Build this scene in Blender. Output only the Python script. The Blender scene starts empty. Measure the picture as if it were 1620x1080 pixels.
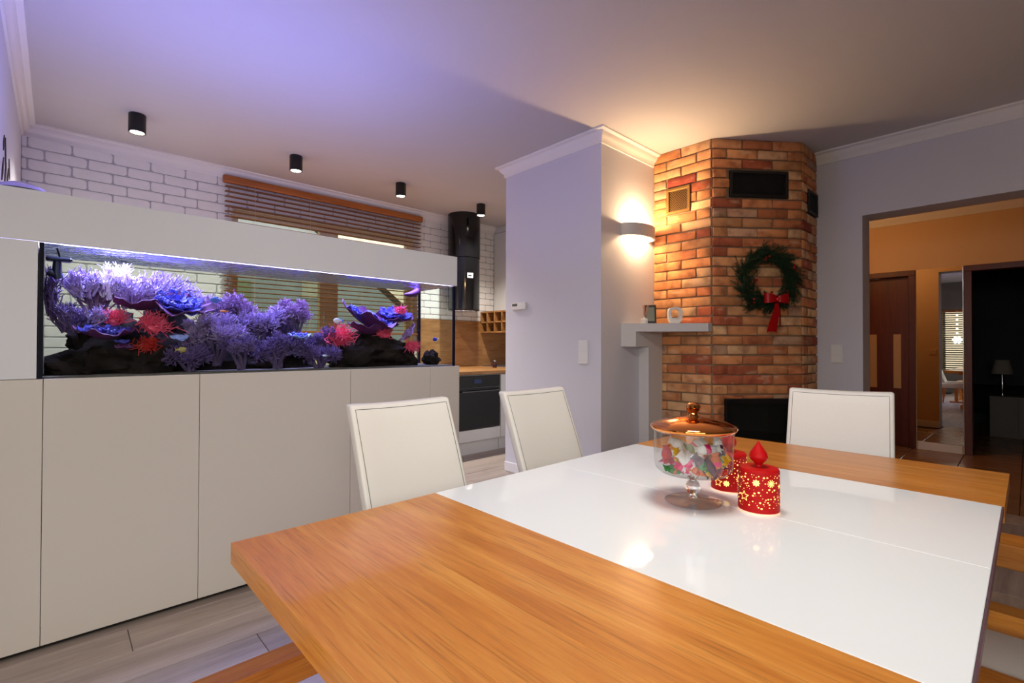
import bpy, bmesh, math, random
from mathutils import Vector, Matrix, noise

rnd = random.Random(11)
sc = bpy.context.scene
col = sc.collection
PI = math.pi
rad = math.radians

# ------------------------------------------------------------------ camera
F_PX, YAW, PITCH, ROLL = 768.0, rad(46.824), rad(0.571), rad(0.158)
camd = bpy.data.cameras.new('camera')
camd.sensor_width = 36.0
camd.lens = F_PX / 1620 * 36.0
camd.clip_start = 0.02
cam = bpy.data.objects.new('camera', camd)
col.objects.link(cam)
_f = Vector((math.cos(YAW)*math.cos(PITCH), math.sin(YAW)*math.cos(PITCH), math.sin(PITCH)))
_r = Vector((math.sin(YAW), -math.cos(YAW), 0))
_u = _r.cross(_f)
_r2 = _r*math.cos(ROLL) + _u*math.sin(ROLL)
_u2 = _u*math.cos(ROLL) - _r*math.sin(ROLL)
cam.matrix_world = Matrix(((_r2.x, _u2.x, -_f.x, 0), (_r2.y, _u2.y, -_f.y, 0), (_r2.z, _u2.z, -_f.z, 1.2), (0, 0, 0, 1)))
sc.camera = cam

# ------------------------------------------------------------------ view, world, lights
vs = sc.view_settings
vs.view_transform = 'Standard'
vs.look = 'None'
vs.exposure = 0.55
sc.cycles.max_bounces = 8
sc.cycles.caustics_reflective = False
sc.cycles.caustics_refractive = False
vs.gamma = 1.0
vs.use_curve_mapping = False

def lin(c):
    return tuple(((v/255)/12.92 if v/255 <= 0.04045 else ((v/255+0.055)/1.055)**2.4) for v in c)

wd = bpy.data.worlds.new('dusk_sky')
sc.world = wd
wd.use_nodes = True
wd.node_tree.nodes['Background'].inputs[0].default_value = (*lin((238, 214, 182)), 1)
wd.node_tree.nodes['Background'].inputs[1].default_value = 1.5

def area(name, loc, target, sx, sy, power, rgb, spread=PI):
    d = bpy.data.lights.new(name, 'AREA')
    d.shape = 'RECTANGLE'; d.spread = spread; d.size = sx; d.size_y = sy; d.energy = power; d.color = rgb
    o = bpy.data.objects.new(name, d); col.objects.link(o)
    o.location = loc
    o.rotation_euler = (Vector(target)-Vector(loc)).to_track_quat('-Z', 'Y').to_euler()
    return o

# daylight entering by the windows behind the photographer
area('daylight_garden_window', (-1.25, -1.58, 1.80), (-.1, .9, .25), 2.1, .95, 13, (1.0, 0.97, 0.93), rad(105))
area('daylight_side_window', (-2.46, -.55, 1.80), (.2, -.2, .20), 1.35, .95, 11, (0.97, 0.98, 1.0), rad(105))

# ------------------------------------------------------------------ helpers
wloc = {}

def bm_new():
    return bmesh.new()

def box(bm, x0, x1, y0, y1, z0, z1, bev=0.0, seg=2):
    r = bmesh.ops.create_cube(bm, size=1.0)
    vv = r['verts']
    for v in vv:
        v.co = Vector((x0+(v.co.x+.5)*(x1-x0), y0+(v.co.y+.5)*(y1-y0), z0+(v.co.z+.5)*(z1-z0)))
    if bev > 0:
        if seg == 2: seg = 1      # one crisp chamfer keeps the flat faces flat-shaded
        es = set()
        for v in vv:
            es.update(v.link_edges)
        bmesh.ops.bevel(bm, geom=list(es), offset=bev, segments=seg, affect='EDGES', profile=0.5)
    return bm

def tube(bm, pts, r, seg=8, cap=True):
    pts = [Vector(p) for p in pts]
    n = len(pts)
    rs = r if isinstance(r, (list, tuple)) else [r]*n
    rings = []
    up = None
    for i, p in enumerate(pts):
        t = (pts[min(i+1, n-1)]-pts[max(i-1, 0)])
        if t.length < 1e-9:
            t = Vector((0, 0, 1))
        t.normalize()
        if up is None:
            up = t.orthogonal().normalized()
        else:
            up = (up - t*up.dot(t))
            up = up.normalized() if up.length > 1e-6 else t.orthogonal().normalized()
        b = t.cross(up)
        if rs[i] <= 1e-6:
            rings.append([bm.verts.new(p)])
        else:
            rings.append([bm.verts.new(p+(up*math.cos(2*PI*k/seg)+b*math.sin(2*PI*k/seg))*rs[i]) for k in range(seg)])
    for a, c in zip(rings, rings[1:]):
        if len(a) == 1 and len(c) == 1:
            continue
        for k in range(seg):
            k2 = (k+1) % seg
            if len(c) == 1:
                bm.faces.new((a[k], a[k2], c[0]))
            elif len(a) == 1:
                bm.faces.new((a[0], c[k2], c[k]))
            else:
                bm.faces.new((a[k], a[k2], c[k2], c[k]))
    if cap:
        for g, rev in ((rings[0], True), (rings[-1], False)):
            if len(g) > 2:
                bm.faces.new(list(reversed(g)) if rev else g)
    return bm

def lathe(bm, prof, cx=0.0, cy=0.0, seg=40, a0=0.0, a1=2*PI, close=False):
    full = abs(a1-a0-2*PI) < 1e-6
    na = seg if full else seg+1
    rings = []
    for (r, z) in prof:
        if r <= 1e-6:
            rings.append([bm.verts.new((cx, cy, z))])
        else:
            rings.append([bm.verts.new((cx+r*math.cos(a0+(a1-a0)*k/seg), cy+r*math.sin(a0+(a1-a0)*k/seg), z)) for k in range(na)])
    prs = list(zip(rings, rings[1:]))
    if close:
        prs.append((rings[-1], rings[0]))
    for a, c in prs:
        for k in range(seg):
            k2 = (k+1) % na if full else k+1
            if len(a) == 1 and len(c) == 1:
                continue
            if len(a) == 1:
                bm.faces.new((a[0], c[k2], c[k]))
            elif len(c) == 1:
                bm.faces.new((a[k], a[k2], c[0]))
            else:
                bm.faces.new((a[k], a[k2], c[k2], c[k]))
    return bm

def prism(bm, poly, z0, z1):
    lo = [bm.verts.new((x, y, z0)) for x, y in poly]
    hi = [bm.verts.new((x, y, z1)) for x, y in poly]
    n = len(poly)
    bm.faces.new(list(reversed(lo))); bm.faces.new(hi)
    for i in range(n):
        j = (i+1) % n
        bm.faces.new((lo[i], lo[j], hi[j], hi[i]))
    return bm

def sweep(bm, prof, path, outs):
    """prof: (out, z) points; path: xy points; outs: xy mitre vectors per path point"""
    rings = []
    for (px, py), (ox, oy) in zip(path, outs):
        rings.append([bm.verts.new((px+ox*d, py+oy*d, z)) for d, z in prof])
    m = len(prof)
    for a, b in zip(rings, rings[1:]):
        for k in range(m):
            k2 = (k+1) % m
            bm.faces.new((a[k], a[k2], b[k2], b[k]))
    bm.faces.new(rings[0]); bm.faces.new(list(reversed(rings[-1])))
    return bm

def fin(name, bm, mt, parent=None, smooth=True, ang=28, recenter=True, recalc=True):
    if recalc:
        bmesh.ops.recalc_face_normals(bm, faces=bm.faces)
    o0 = Vector((0, 0, 0))
    if recenter and len(bm.verts):
        xs = [v.co.x for v in bm.verts]; ys = [v.co.y for v in bm.verts]; zs = [v.co.z for v in bm.verts]
        o0 = Vector(((min(xs)+max(xs))/2, (min(ys)+max(ys))/2, min(zs)))
        for v in bm.verts:
            v.co -= o0
    me = bpy.data.meshes.new(name)
    bm.to_mesh(me); bm.free()
    if mt is not None:
        me.materials.append(mt)
    if smooth:
        me.shade_smooth()
        me.set_sharp_from_angle(angle=rad(ang))
    ob = bpy.data.objects.new(name, me)
    col.objects.link(ob)
    wloc[ob] = o0
    if parent is not None:
        ob.parent = parent
        ob.location = o0 - wloc.get(parent, Vector())
    else:
        ob.location = o0
    return ob

def put(name, me, parent, loc, rotz=0.0, scale=(1, 1, 1), mt=None):
    """another object on shared mesh data"""
    ob = bpy.data.objects.new(name, me)
    col.objects.link(ob)
    if parent is not None:
        ob.parent = parent
        ob.location = Vector(loc) - wloc.get(parent, Vector())
    else:
        ob.location = loc
    ob.rotation_euler = (0, 0, rotz)
    ob.scale = scale
    wloc[ob] = Vector(loc)
    if mt is not None:
        ob.material_slots[0].link = 'OBJECT'
        ob.material_slots[0].material = mt
    return ob

def tag(o, label, cat, group=None, kind=None):
    o['label'] = label; o['category'] = cat
    if group: o['group'] = group
    if kind: o['kind'] = kind
    return o

def struct(o):
    o['kind'] = 'structure'
    return o

def thing(name, label, cat, loc=(0, 0, 0), group=None):
    o = bpy.data.objects.new(name, None)
    o.empty_display_size = 0.05
    col.objects.link(o)
    o.location = loc
    wloc[o] = Vector(loc)
    return tag(o, label, cat, group)

def copy_tree(o, parent=None):
    c = o.copy(); col.objects.link(c); c.parent = parent
    for ch in list(o.children):
        copy_tree(ch, c)
    return c

# ------------------------------------------------------------------ materials
def new_mat(name):
    m = bpy.data.materials.new(name)
    m.use_nodes = True
    nt = m.node_tree
    return m, nt, nt.nodes['Principled BSDF'], nt.nodes['Material Output']

def mat(name, rgb, rough=0.5, metal=0.0, spec=0.5, var=0.0, vscale=6.0, bump=0.0, bscale=60.0, emit=None, estr=0.0, orand=0.0, coat=0.0, sss=0.0):
    m, nt, b, out = new_mat(name)
    c = lin(rgb)
    b.inputs['Base Color'].default_value = (*c, 1)
    b.inputs['Roughness'].default_value = rough
    b.inputs['Metallic'].default_value = metal
    b.inputs['Specular IOR Level'].default_value = spec
    b.inputs['Coat Weight'].default_value = coat
    if emit is not None:
        b.inputs['Emission Color'].default_value = (*lin(emit), 1)
        b.inputs['Emission Strength'].default_value = estr
    N = nt.nodes
    if var > 0 or bump > 0 or orand > 0:
        tc = N.new('ShaderNodeTexCoord')
    if var > 0 or orand > 0:
        oi = N.new('ShaderNodeObjectInfo')
        ad = N.new('ShaderNodeVectorMath'); ad.operation = 'ADD'
        ml = N.new('ShaderNodeVectorMath'); ml.operation = 'SCALE'
        ml.inputs[0].default_value = (17.0, 31.0, 7.0)
        nt.links.new(oi.outputs['Random'], ml.inputs['Scale'])
        nt.links.new(tc.outputs['Object'], ad.inputs[0]); nt.links.new(ml.outputs[0], ad.inputs[1])
        nz = N.new('ShaderNodeTexNoise'); nz.inputs['Scale'].default_value = vscale; nz.inputs['Detail'].default_value = 5
        nt.links.new(ad.outputs[0], nz.inputs['Vector'])
        hs = N.new('ShaderNodeHueSaturation')
        hs.inputs['Color'].default_value = (*c, 1)
        mr = N.new('ShaderNodeMapRange')
        mr.inputs['From Min'].default_value = 0.3; mr.inputs['From Max'].default_value = 0.7
        mr.inputs['To Min'].default_value = 1-var; mr.inputs['To Max'].default_value = 1+var
        nt.links.new(nz.outputs['Fac'], mr.inputs['Value'])
        if orand > 0:
            mr2 = N.new('ShaderNodeMapRange')
            mr2.inputs['To Min'].default_value = 1-orand; mr2.inputs['To Max'].default_value = 1+orand
            nt.links.new(oi.outputs['Random'], mr2.inputs['Value'])
            mm = N.new('ShaderNodeMath'); mm.operation = 'MULTIPLY'
            nt.links.new(mr.outputs[0], mm.inputs[0]); nt.links.new(mr2.outputs[0], mm.inputs[1])
            nt.links.new(mm.outputs[0], hs.inputs['Value'])
        else:
            nt.links.new(mr.outputs[0], hs.inputs['Value'])
        nt.links.new(hs.outputs[0], b.inputs['Base Color'])
    if bump > 0:
        n2 = N.new('ShaderNodeTexNoise'); n2.inputs['Scale'].default_value = bscale; n2.inputs['Detail'].default_value = 4
        nt.links.new(tc.outputs['Object'], n2.inputs['Vector'])
        bp = N.new('ShaderNodeBump'); bp.inputs['Strength'].default_value = bump; bp.inputs['Distance'].default_value = 0.01
        nt.links.new(n2.outputs['Fac'], bp.inputs['Height'])
        nt.links.new(bp.outputs[0], b.inputs['Normal'])
    return m

def wood(name, cols, axis='X', rough=0.35, scale=1.0, orand=0.12, coat=0.0, stretch=14.0, bump=0.05, dark=0.5):
    m, nt, b, out = new_mat(name)
    N = nt.nodes; L = nt.links
    tc = N.new('ShaderNodeTexCoord'); oi = N.new('ShaderNodeObjectInfo')
    ml = N.new('ShaderNodeVectorMath'); ml.operation = 'SCALE'; ml.inputs[0].default_value = (13.0, 29.0, 5.0)
    L.new(oi.outputs['Random'], ml.inputs['Scale'])
    ad = N.new('ShaderNodeVectorMath'); ad.operation = 'ADD'
    L.new(tc.outputs['Object'], ad.inputs[0]); L.new(ml.outputs[0], ad.inputs[1])
    mp = N.new('ShaderNodeMapping')
    s = [stretch*scale]*3
    s['XYZ'.index(axis)] = 1.0*scale
    mp.inputs['Scale'].default_value = s
    L.new(ad.outputs[0], mp.inputs['Vector'])
    n1 = N.new('ShaderNodeTexNoise'); n1.inputs['Scale'].default_value = 1.2; n1.inputs['Detail'].default_value = 3; n1.inputs['Distortion'].default_value = 0.8
    L.new(mp.outputs[0], n1.inputs['Vector'])
    n2 = N.new('ShaderNodeTexNoise'); n2.inputs['Scale'].default_value = 7.0; n2.inputs['Detail'].default_value = 6; n2.inputs['Roughness'].default_value = 0.7
    L.new(mp.outputs[0], n2.inputs['Vector'])
    mx = N.new('ShaderNodeMath'); mx.operation = 'MULTIPLY_ADD'; mx.inputs[1].default_value = 0.45
    L.new(n2.outputs['Fac'], mx.inputs[0])
    m2 = N.new('ShaderNodeMath'); m2.operation = 'MULTIPLY'; m2.inputs[1].default_value = 0.62
    L.new(n1.outputs['Fac'], m2.inputs[0]); L.new(m2.outputs[0], mx.inputs[2])
    cr = N.new('ShaderNodeValToRGB')
    L.new(mx.outputs[0], cr.inputs['Fac'])
    el = cr.color_ramp.elements
    el[0].position = 0.36; el[1].position = 0.68
    el[0].color = (*lin(cols[0]), 1); el[1].color = (*lin(cols[-1]), 1)
    for i, c in enumerate(cols[1:-1]):
        e = el.new(0.36+0.32*(i+1)/(len(cols)-1)); e.color = (*lin(c), 1)
    # fine dark pores along the grain
    mp2 = N.new('ShaderNodeMapping')
    s2 = [220.0*scale]*3
    s2['XYZ'.index(axis)] = 7.0*scale
    mp2.inputs['Scale'].default_value = s2
    L.new(ad.outputs[0], mp2.inputs['Vector'])
    n3 = N.new('ShaderNodeTexNoise'); n3.inputs['Scale'].default_value = 1.0; n3.inputs['Detail'].default_value = 2
    L.new(mp2.outputs[0], n3.inputs['Vector'])
    r3 = N.new('ShaderNodeMapRange'); r3.inputs['From Min'].default_value = 0.55; r3.inputs['From Max'].default_value = 0.75
    r3.inputs['To Min'].default_value = 1.0; r3.inputs['To Max'].default_value = dark
    L.new(n3.outputs['Fac'], r3.inputs['Value'])
    mr = N.new('ShaderNodeMapRange'); mr.inputs['To Min'].default_value = 1-orand; mr.inputs['To Max'].default_value = 1+orand
    L.new(oi.outputs['Random'], mr.inputs['Value'])
    mm = N.new('ShaderNodeMath'); mm.operation = 'MULTIPLY'
    L.new(mr.outputs[0], mm.inputs[0]); L.new(r3.outputs[0], mm.inputs[1])
    hs = N.new('ShaderNodeHueSaturation')
    L.new(cr.outputs[0], hs.inputs['Color']); L.new(mm.outputs[0], hs.inputs['Value'])
    L.new(hs.outputs[0], b.inputs['Base Color'])
    b.inputs['Roughness'].default_value = rough
    b.inputs['Coat Weight'].default_value = coat
    if bump > 0:
        bp = N.new('ShaderNodeBump'); bp.inputs['Strength'].default_value = bump; bp.inputs['Distance'].default_value = 0.004
        L.new(n2.outputs['Fac'], bp.inputs['Height']); L.new(bp.outputs[0], b.inputs['Normal'])
    return m

def glassy(name, tint=(255, 255, 255), refl=0.06, rough=0.0, bump=0.0, bscale=20.0):
    """thin clear pane: transparent with a fresnel gloss"""
    m, nt, b, out = new_mat(name)
    N = nt.nodes; L = nt.links
    N.remove(b)
    tr = N.new('ShaderNodeBsdfTransparent'); tr.inputs[0].default_value = (*lin(tint), 1)
    gl = N.new('ShaderNodeBsdfGlossy'); gl.inputs['Roughness'].default_value = rough
    if bump > 0: gl.inputs['Color'].default_value = (*lin((205, 212, 255)), 1)
    if bump > 0:      # water: true fresnel, total reflection from below
        lw = N.new('ShaderNodeFresnel'); lw.inputs['IOR'].default_value = 1.33
        mul = lw
    else:             # thin pane: Schlick, same from both sides
        lw = N.new('ShaderNodeLayerWeight'); lw.inputs['Blend'].default_value = 0.5
        pw = N.new('ShaderNodeMath'); pw.operation = 'POWER'; pw.inputs[1].default_value = 4.0
        L.new(lw.outputs['Facing'], pw.inputs[0])
        mul = N.new('ShaderNodeMath'); mul.operation = 'MULTIPLY_ADD'; mul.inputs[1].default_value = 0.5; mul.inputs[2].default_value = refl
        mul.use_clamp = True
        L.new(pw.outputs[0], mul.inputs[0])
    mx = N.new('ShaderNodeMixShader')
    L.new(mul.outputs[0], mx.inputs[0]); L.new(tr.outputs[0], mx.inputs[1]); L.new(gl.outputs[0], mx.inputs[2])
    L.new(mx.outputs[0], out.inputs[0])
    if bump > 0:
        tc = N.new('ShaderNodeTexCoord')
        n2 = N.new('ShaderNodeTexNoise'); n2.inputs['Scale'].default_value = bscale; n2.inputs['Detail'].default_value = 3
        L.new(tc.outputs['Object'], n2.inputs['Vector'])
        bp = N.new('ShaderNodeBump'); bp.inputs['Strength'].default_value = bump; bp.inputs['Distance'].default_value = 0.03
        L.new(n2.outputs['Fac'], bp.inputs['Height'])
        L.new(bp.outputs[0], gl.inputs['Normal'])
    return m

M = {}
M['ceiling'] = mat('ceiling_paint', (203, 201, 202), 0.85)
M['trim'] = mat('crown_white', (235, 234, 234), 0.6)
M['wall'] = mat('wall_lilac_grey', (214, 214, 224), 0.8)
M['wall_beige'] = mat('wall_beige', (222, 190, 150), 0.8)
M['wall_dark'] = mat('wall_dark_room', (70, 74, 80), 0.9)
M['mortar_w'] = mat('mortar_grey', (182, 183, 187), 0.9)
M['brick_w'] = mat('brick_white', (238, 238, 236), 0.55, var=0.03, vscale=12, bump=0.25, bscale=25)
M['mortar_r'] = mat('mortar_brown', (146, 122, 98), 0.95, var=0.12, vscale=8, bump=0.4, bscale=80)
M['lacquer'] = mat('white_lacquer', (224, 227, 232), 0.38, spec=0.3)
M['lacquer_d'] = mat('cream_lacquer', (214, 208, 200), 0.3)
M['lacquer_k'] = mat('white_kitchen_front', (226, 228, 228), 0.3)
M['black'] = mat('black_metal', (16, 16, 17), 0.35)
M['blackgloss'] = mat('black_gloss', (10, 10, 12), 0.08)
M['hoodblack'] = mat('hood_black', (14, 14, 16), 0.14)
M['gap'] = mat('shadow_gap', (30, 28, 26), 0.9)
M['chrome'] = mat('chrome', (200, 200, 205), 0.15, metal=1.0)
M['leather'] = mat('white_leather', (232, 229, 222), 0.42, bump=0.08, bscale=260)
M['seam'] = mat('seam_thread', (120, 118, 112), 0.8)
M['glass_white'] = mat('white_back_painted_glass', (244, 248, 248), 0.035, spec=0.22)
M['plaster'] = mat('plaster_white', (216, 214, 214), 0.7)
M['plastic_w'] = mat('white_plastic', (232, 232, 230), 0.4)
M['lcd'] = mat('lcd_grey', (116, 122, 112), 0.3)
M['copper'] = mat('copper_mirror', (244, 158, 84), 0.06, metal=1.0)
M['red'] = mat('red_wax', (192, 8, 12), 0.5, spec=0.25)
M['redrib'] = mat('red_ribbon', (214, 18, 24), 0.3)
M['glow'] = mat('candle_glow', (255, 214, 130), 0.5, emit=(255, 205, 110), estr=1.0)
M['glowrim'] = mat('candle_base_glow', (255, 214, 190), 0.5, emit=(255, 200, 160), estr=0.35)
M['bulb'] = mat('warm_bulb', (255, 240, 210), 0.5, emit=(255, 214, 150), estr=30.0)
M['spotled'] = mat('spot_lens', (255, 250, 240), 0.5, emit=(255, 238, 215), estr=14.0)
M['glass'] = glassy('clear_glass', (250, 253, 252), 0.05)
M['tankglass'] = glassy('tank_glass', (248, 252, 252), 0.006)
M['water'] = glassy('water_surface', (190, 210, 240), 0.16, 0.02, 0.9, 22.0)
M['silicone'] = mat('blue_black_silicone', (10, 12, 34), 0.5, spec=0.2)
M['mirror'] = mat('mirror_silver', (215, 215, 215), 0.01, metal=1.0)
M['oak'] = wood('table_oak', ((188, 110, 38), (208, 133, 54), (222, 153, 72)), 'Y', 0.30, 1.0, 0.04, coat=0.0, dark=0.66)
M['oak_x'] = wood('bench_oak', ((160, 88, 34), (188, 112, 46), (206, 134, 62)), 'X', 0.35, 1.0, 0.10, dark=0.6)
M['slatwood'] = wood('slat_wood', ((132, 80, 42), (150, 94, 50), (166, 108, 60)), 'X', 0.5, 1.0, 0.08, dark=0.85)
M['blindwood'] = wood('blind_wood', ((150, 84, 36), (170, 98, 44), (186, 112, 54)), 'X', 0.45, 1.0, 0.10, dark=0.8)
M['splash'] = wood('oak_worktop', ((128, 88, 48), (164, 116, 66), (184, 138, 86)), 'X', 0.45, 1.2, 0.08, dark=0.75, stretch=6)
M['framewood'] = wood('window_frame_wood', ((228, 208, 172), (238, 222, 190), (244, 230, 202)), 'Z', 0.5, 1.0, 0.08, dark=0.85)
M['plank'] = wood('floor_plank_wood', ((132, 118, 110), (156, 142, 132), (172, 158, 148)), 'X', 0.42, 0.8, 0.10, dark=0.8, stretch=9)
M['doorwood'] = wood('mahogany', ((64, 20, 10), (84, 28, 14), (98, 36, 20)), 'Z', 0.35, 1.0, 0.06, dark=0.8)
M['doorglass'] = mat('frosted_strip', (190, 160, 120), 0.35)
M['tile'] = mat('brown_tile', (150, 112, 78), 0.25, var=0.10, vscale=4, orand=0.06)
M['grout'] = mat('tile_grout', (96, 80, 64), 0.9)
M['rock'] = mat('live_rock', (40, 32, 30), 0.95, spec=0.1, var=0.6, vscale=14, bump=1.0, bscale=30)
M['needle'] = mat('fir_green', (34, 62, 34), 0.7, var=0.3, vscale=30)
M['berry'] = mat('berry_red', (150, 16, 20), 0.3)

# ------------------------------------------------------------------ dimensions of the place (metres)
H = 2.94             # ceiling
KW = 5.40            # kitchen back wall
LW = -0.215          # kitchen left wall
AQ = 2.654           # aquarium front plane
CX0, CY0, CY1 = 3.186, 2.352, 3.486   # column block
RW, RW2 = 5.017, 5.27                 # wall with the opening
OPY, OPZ = 0.972, 2.326
HX = 7.45            # far hall wall
FY = -1.6            # garden window wall
SX = -2.5            # side window wall
CRZ = 2.84           # underside of crown

# ------------------------------------------------------------------ floor
b = bm_new(); box(b, SX-.2, RW, FY-.2, KW+.2, -0.12, -0.012)
floor = struct(fin('floor', b, M['gap'], smooth=False))
rowh = 0.2
meshes_plank = []
for k in range(3):
    b = bm_new(); box(b, -.5, .5, -rowh/2+.0012, rowh/2-.0012, -0.012, 0.0, 0.0015, 1)
    me = bpy.data.meshes.new('plank'); b.to_mesh(me); b.free(); me.materials.append(M['plank']); meshes_plank.append(me)
y = FY + .1
row = 0
ends = [0.23, 0.93, -0.35, 0.62, -0.05]
y0rows = 2.415 - 0.2*20
y = y0rows
while y < KW:
    L0 = 1.38
    xs = ends[row % 5] - L0*3
    while xs < RW:
        a0, a1 = max(xs, SX), min(xs+L0, RW)
        # planks only where floor is open to view; the slab runs on below the rest
        if a1-a0 > 0.06 and y+rowh/2 > -0.9 and a1 > -1.2 and not (a0 > 3.2 and y > 2.4 and y+rowh < 3.45) and not (a0 > 3.3 and y > 4.3) and not (a1 < LW and y > 2.7):
            put('plank', meshes_plank[row % 3], floor, ((a0+a1)/2, y+rowh/2, 0), 0, (a1-a0-.0024, 1, 1))
        xs += L0
    y += rowh; row += 1

# hall floor
b = bm_new(); box(b, RW, 11.0, -2.2, 2.4, -0.12, -0.012)
floor_hall = struct(fin('floor_hall', b, M['grout'], smooth=False))
b = bm_new(); box(b, -.222, .222, -.222, .222, -.012, 0, .002, 1)
me_t = bpy.data.meshes.new('tile'); b.to_mesh(me_t); b.free(); me_t.materials.append(M['tile'])
for i in range(13):
    for j in range(10):
        x = RW+.225+.45*i; y = -2.2+.23+.45*j
        if x < 10.9 and (x > 5.4 or y < .8) and (x < 7.9 or -.9 < y < .9):
            put('tile', me_t, floor_hall, (x, y, 0))

# ------------------------------------------------------------------ ceiling
b = bm_new(); box(b, SX-.2, RW2, FY-.2, KW+.2, H, H+.1)
struct(fin('ceiling', b, M['ceiling'], smooth=False))
b = bm_new(); box(b, RW2, 11.0, -2.2, 2.4, 2.8, 2.9)
struct(fin('ceiling_hall', b, M['ceiling'], smooth=False))

# ------------------------------------------------------------------ walls
WX0, WX1, WZ0, WZ1 = 1.257, 3.33, 0.98, 2.57     # kitchen window opening
b = bm_new()
box(b, LW-.2, WX0, KW, KW+.22, 0, H); box(b, WX1, RW2, KW, KW+.22, 0, H)
box(b, WX0, WX1, KW, KW+.22, 0, WZ0); box(b, WX0, WX1, KW, KW+.22, WZ1, H)
wall_back = struct(fin('wall_back', b, M['mortar_w'], smooth=False))

b = bm_new(); box(b, LW-.15, LW, AQ-.05, KW, 0, H)
struct(fin('wall_left', b, M['wall'], smooth=False))
b = bm_new(); box(b, SX-.2, LW-.15, AQ-.05, AQ+.1, 0, H)
struct(fin('wall_left_return', b, M['wall'], smooth=False))
b = bm_new(); box(b, CX0, RW2, CY0, CY1, 0, H)
struct(fin('wall_column', b, M['wall'], smooth=False))
b = bm_new(); box(b, RW, RW2, CY1, KW, 0, H)
struct(fin('wall_kitchen_right', b, M['wall'], smooth=False))
b = bm_new(); box(b, RW, RW2, OPY, CY0, 0, H); box(b, RW, RW2, FY, OPY, OPZ, H); box(b, RW, RW2, FY-.2, -1.0, 0, OPZ)
struct(fin('wall_right', b, M['wall'], smooth=False))
# garden-side wall behind the photographer, with a wide window
b = bm_new()
box(b, SX, -2.35, FY-.2, FY, 0, H); box(b, -.15, RW, FY-.2, FY, 0, H)
box(b, -2.35, -.15, FY-.2, FY, 0, .8); box(b, -2.35, -.15, FY-.2, FY, 2.3, H)
M['low_bounce'] = mat('wall_low_bounce', (120, 116, 112), .85)  # unseen walls: dark colour made up to cut bounce light
struct(fin('wall_front', b, M['low_bounce'], smooth=False))
b = bm_new()
box(b, SX-.2, SX, FY-.2, -1.25, 0, H); box(b, SX-.2, SX, .15, .45, 0, H); box(b, SX-.2, SX, 1.85, AQ-.05, 0, H)
box(b, SX-.2, SX, -1.25, .15, 0, .6); box(b, SX-.2, SX, -1.25, .15, 2.3, H)
box(b, SX-.2, SX, .45, 1.85, 0, .55); box(b, SX-.2, SX, .45, 1.85, 2.22, H)
struct(fin('wall_side', b, M['low_bounce'], smooth=False))
# hall shell
b = bm_new()
box(b, HX, HX+.15, .985+.72, 2.4, 0, 2.8); box(b, HX, HX+.15, .44, .985, 0, 2.8)
box(b, HX, HX+.15, .985, .985+.72, 2.06, 2.8); box(b, HX, HX+.15, -.42, .44, 2.06, 2.8); box(b, HX, HX+.15, -2.2, -.42, 0, 2.8)
struct(fin('wall_hall_far', b, M['wall_beige'], smooth=False))
b = bm_new(); box(b, RW2, HX, 2.05, 2.2, 0, 2.8)
struct(fin('wall_hall_left', b, M['wall_beige'], smooth=False))
b = bm_new(); box(b, RW2, HX, -2.2, -2.05, 0, 2.8)
struct(fin('wall_hall_right', b, M['wall_beige'], smooth=False))
b = bm_new(); box(b, RW2, RW2+.012, OPY, 2.05, 0, 2.8); box(b, RW2, RW2+.012, -2.05, OPY, OPZ, 2.8); box(b, RW2, RW2+.012, -2.05, -1.0, 0, OPZ)
struct(fin('wall_hall_near', b, M['wall_beige'], smooth=False))
# dark room beyond the hall
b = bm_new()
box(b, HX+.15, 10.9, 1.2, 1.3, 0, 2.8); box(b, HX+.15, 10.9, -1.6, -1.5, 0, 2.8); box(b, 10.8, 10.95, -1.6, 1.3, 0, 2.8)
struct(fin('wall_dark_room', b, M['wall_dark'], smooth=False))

# ------------------------------------------------------------------ crown mouldings
CP = [(0, H), (0, CRZ), (.012, CRZ), (.016, CRZ+.03), (.03, CRZ+.045), (.045, CRZ+.062), (.05, CRZ+.08), (.078, CRZ+.088), (.08, H)]
def crown(name, path, outs, prof=CP):
    b = bm_new(); sweep(b, prof, path, outs)
    o = fin(name, b, M['trim'], ang=50); struct(o); return o
crown('trim_1', [(LW, KW), (4.69, KW)], [(1, -1), (0, -1)])
crown('trim_2', [(LW, AQ+.1), (LW, KW)], [(1, 0), (1, -1)])
crown('trim_3', [(CX0+.2, CY1), (CX0, CY1), (CX0, CY0), (3.972, CY0)], [(0, 1), (-1, 1), (-1, -1), (0, -1)])
crown('trim_4', [(RW, 1.309), (RW, FY)], [(-1, 0), (-1, 1)])
crown('trim_5', [(SX, FY), (RW, FY)], [(1, 1), (-1, 1)])
HCP = [(0, 2.8), (0, 2.69), (.014, 2.69), (.02, 2.72), (.05, 2.75), (.055, 2.77), (.08, 2.78), (.08, 2.8)]
crown('trim_6', [(HX, 2.05), (HX, -2.05)], [(-1, 0), (-1, 0)], HCP)
# baseboards
def base(name, x0, x1, y0, y1, m='trim', h=.09):
    b = bm_new(); box(b, x0, x1, y0, y1, 0, h, .003, 1)
    return struct(fin(name, b, M[m]))
base('baseboard_column', CX0-.014, CX0, CY0-.014, CY1)
base('baseboard_column_front', CX0, 3.74, CY0-.014, CY0)
base('baseboard_right', RW-.014, RW, OPY, 1.28)
base('baseboard_hall', HX-.014, HX, .52, .905, h=.095)
base('baseboard_hall_near', RW2+.012, RW2+.026, OPY, 2.05, h=.095)
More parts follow.
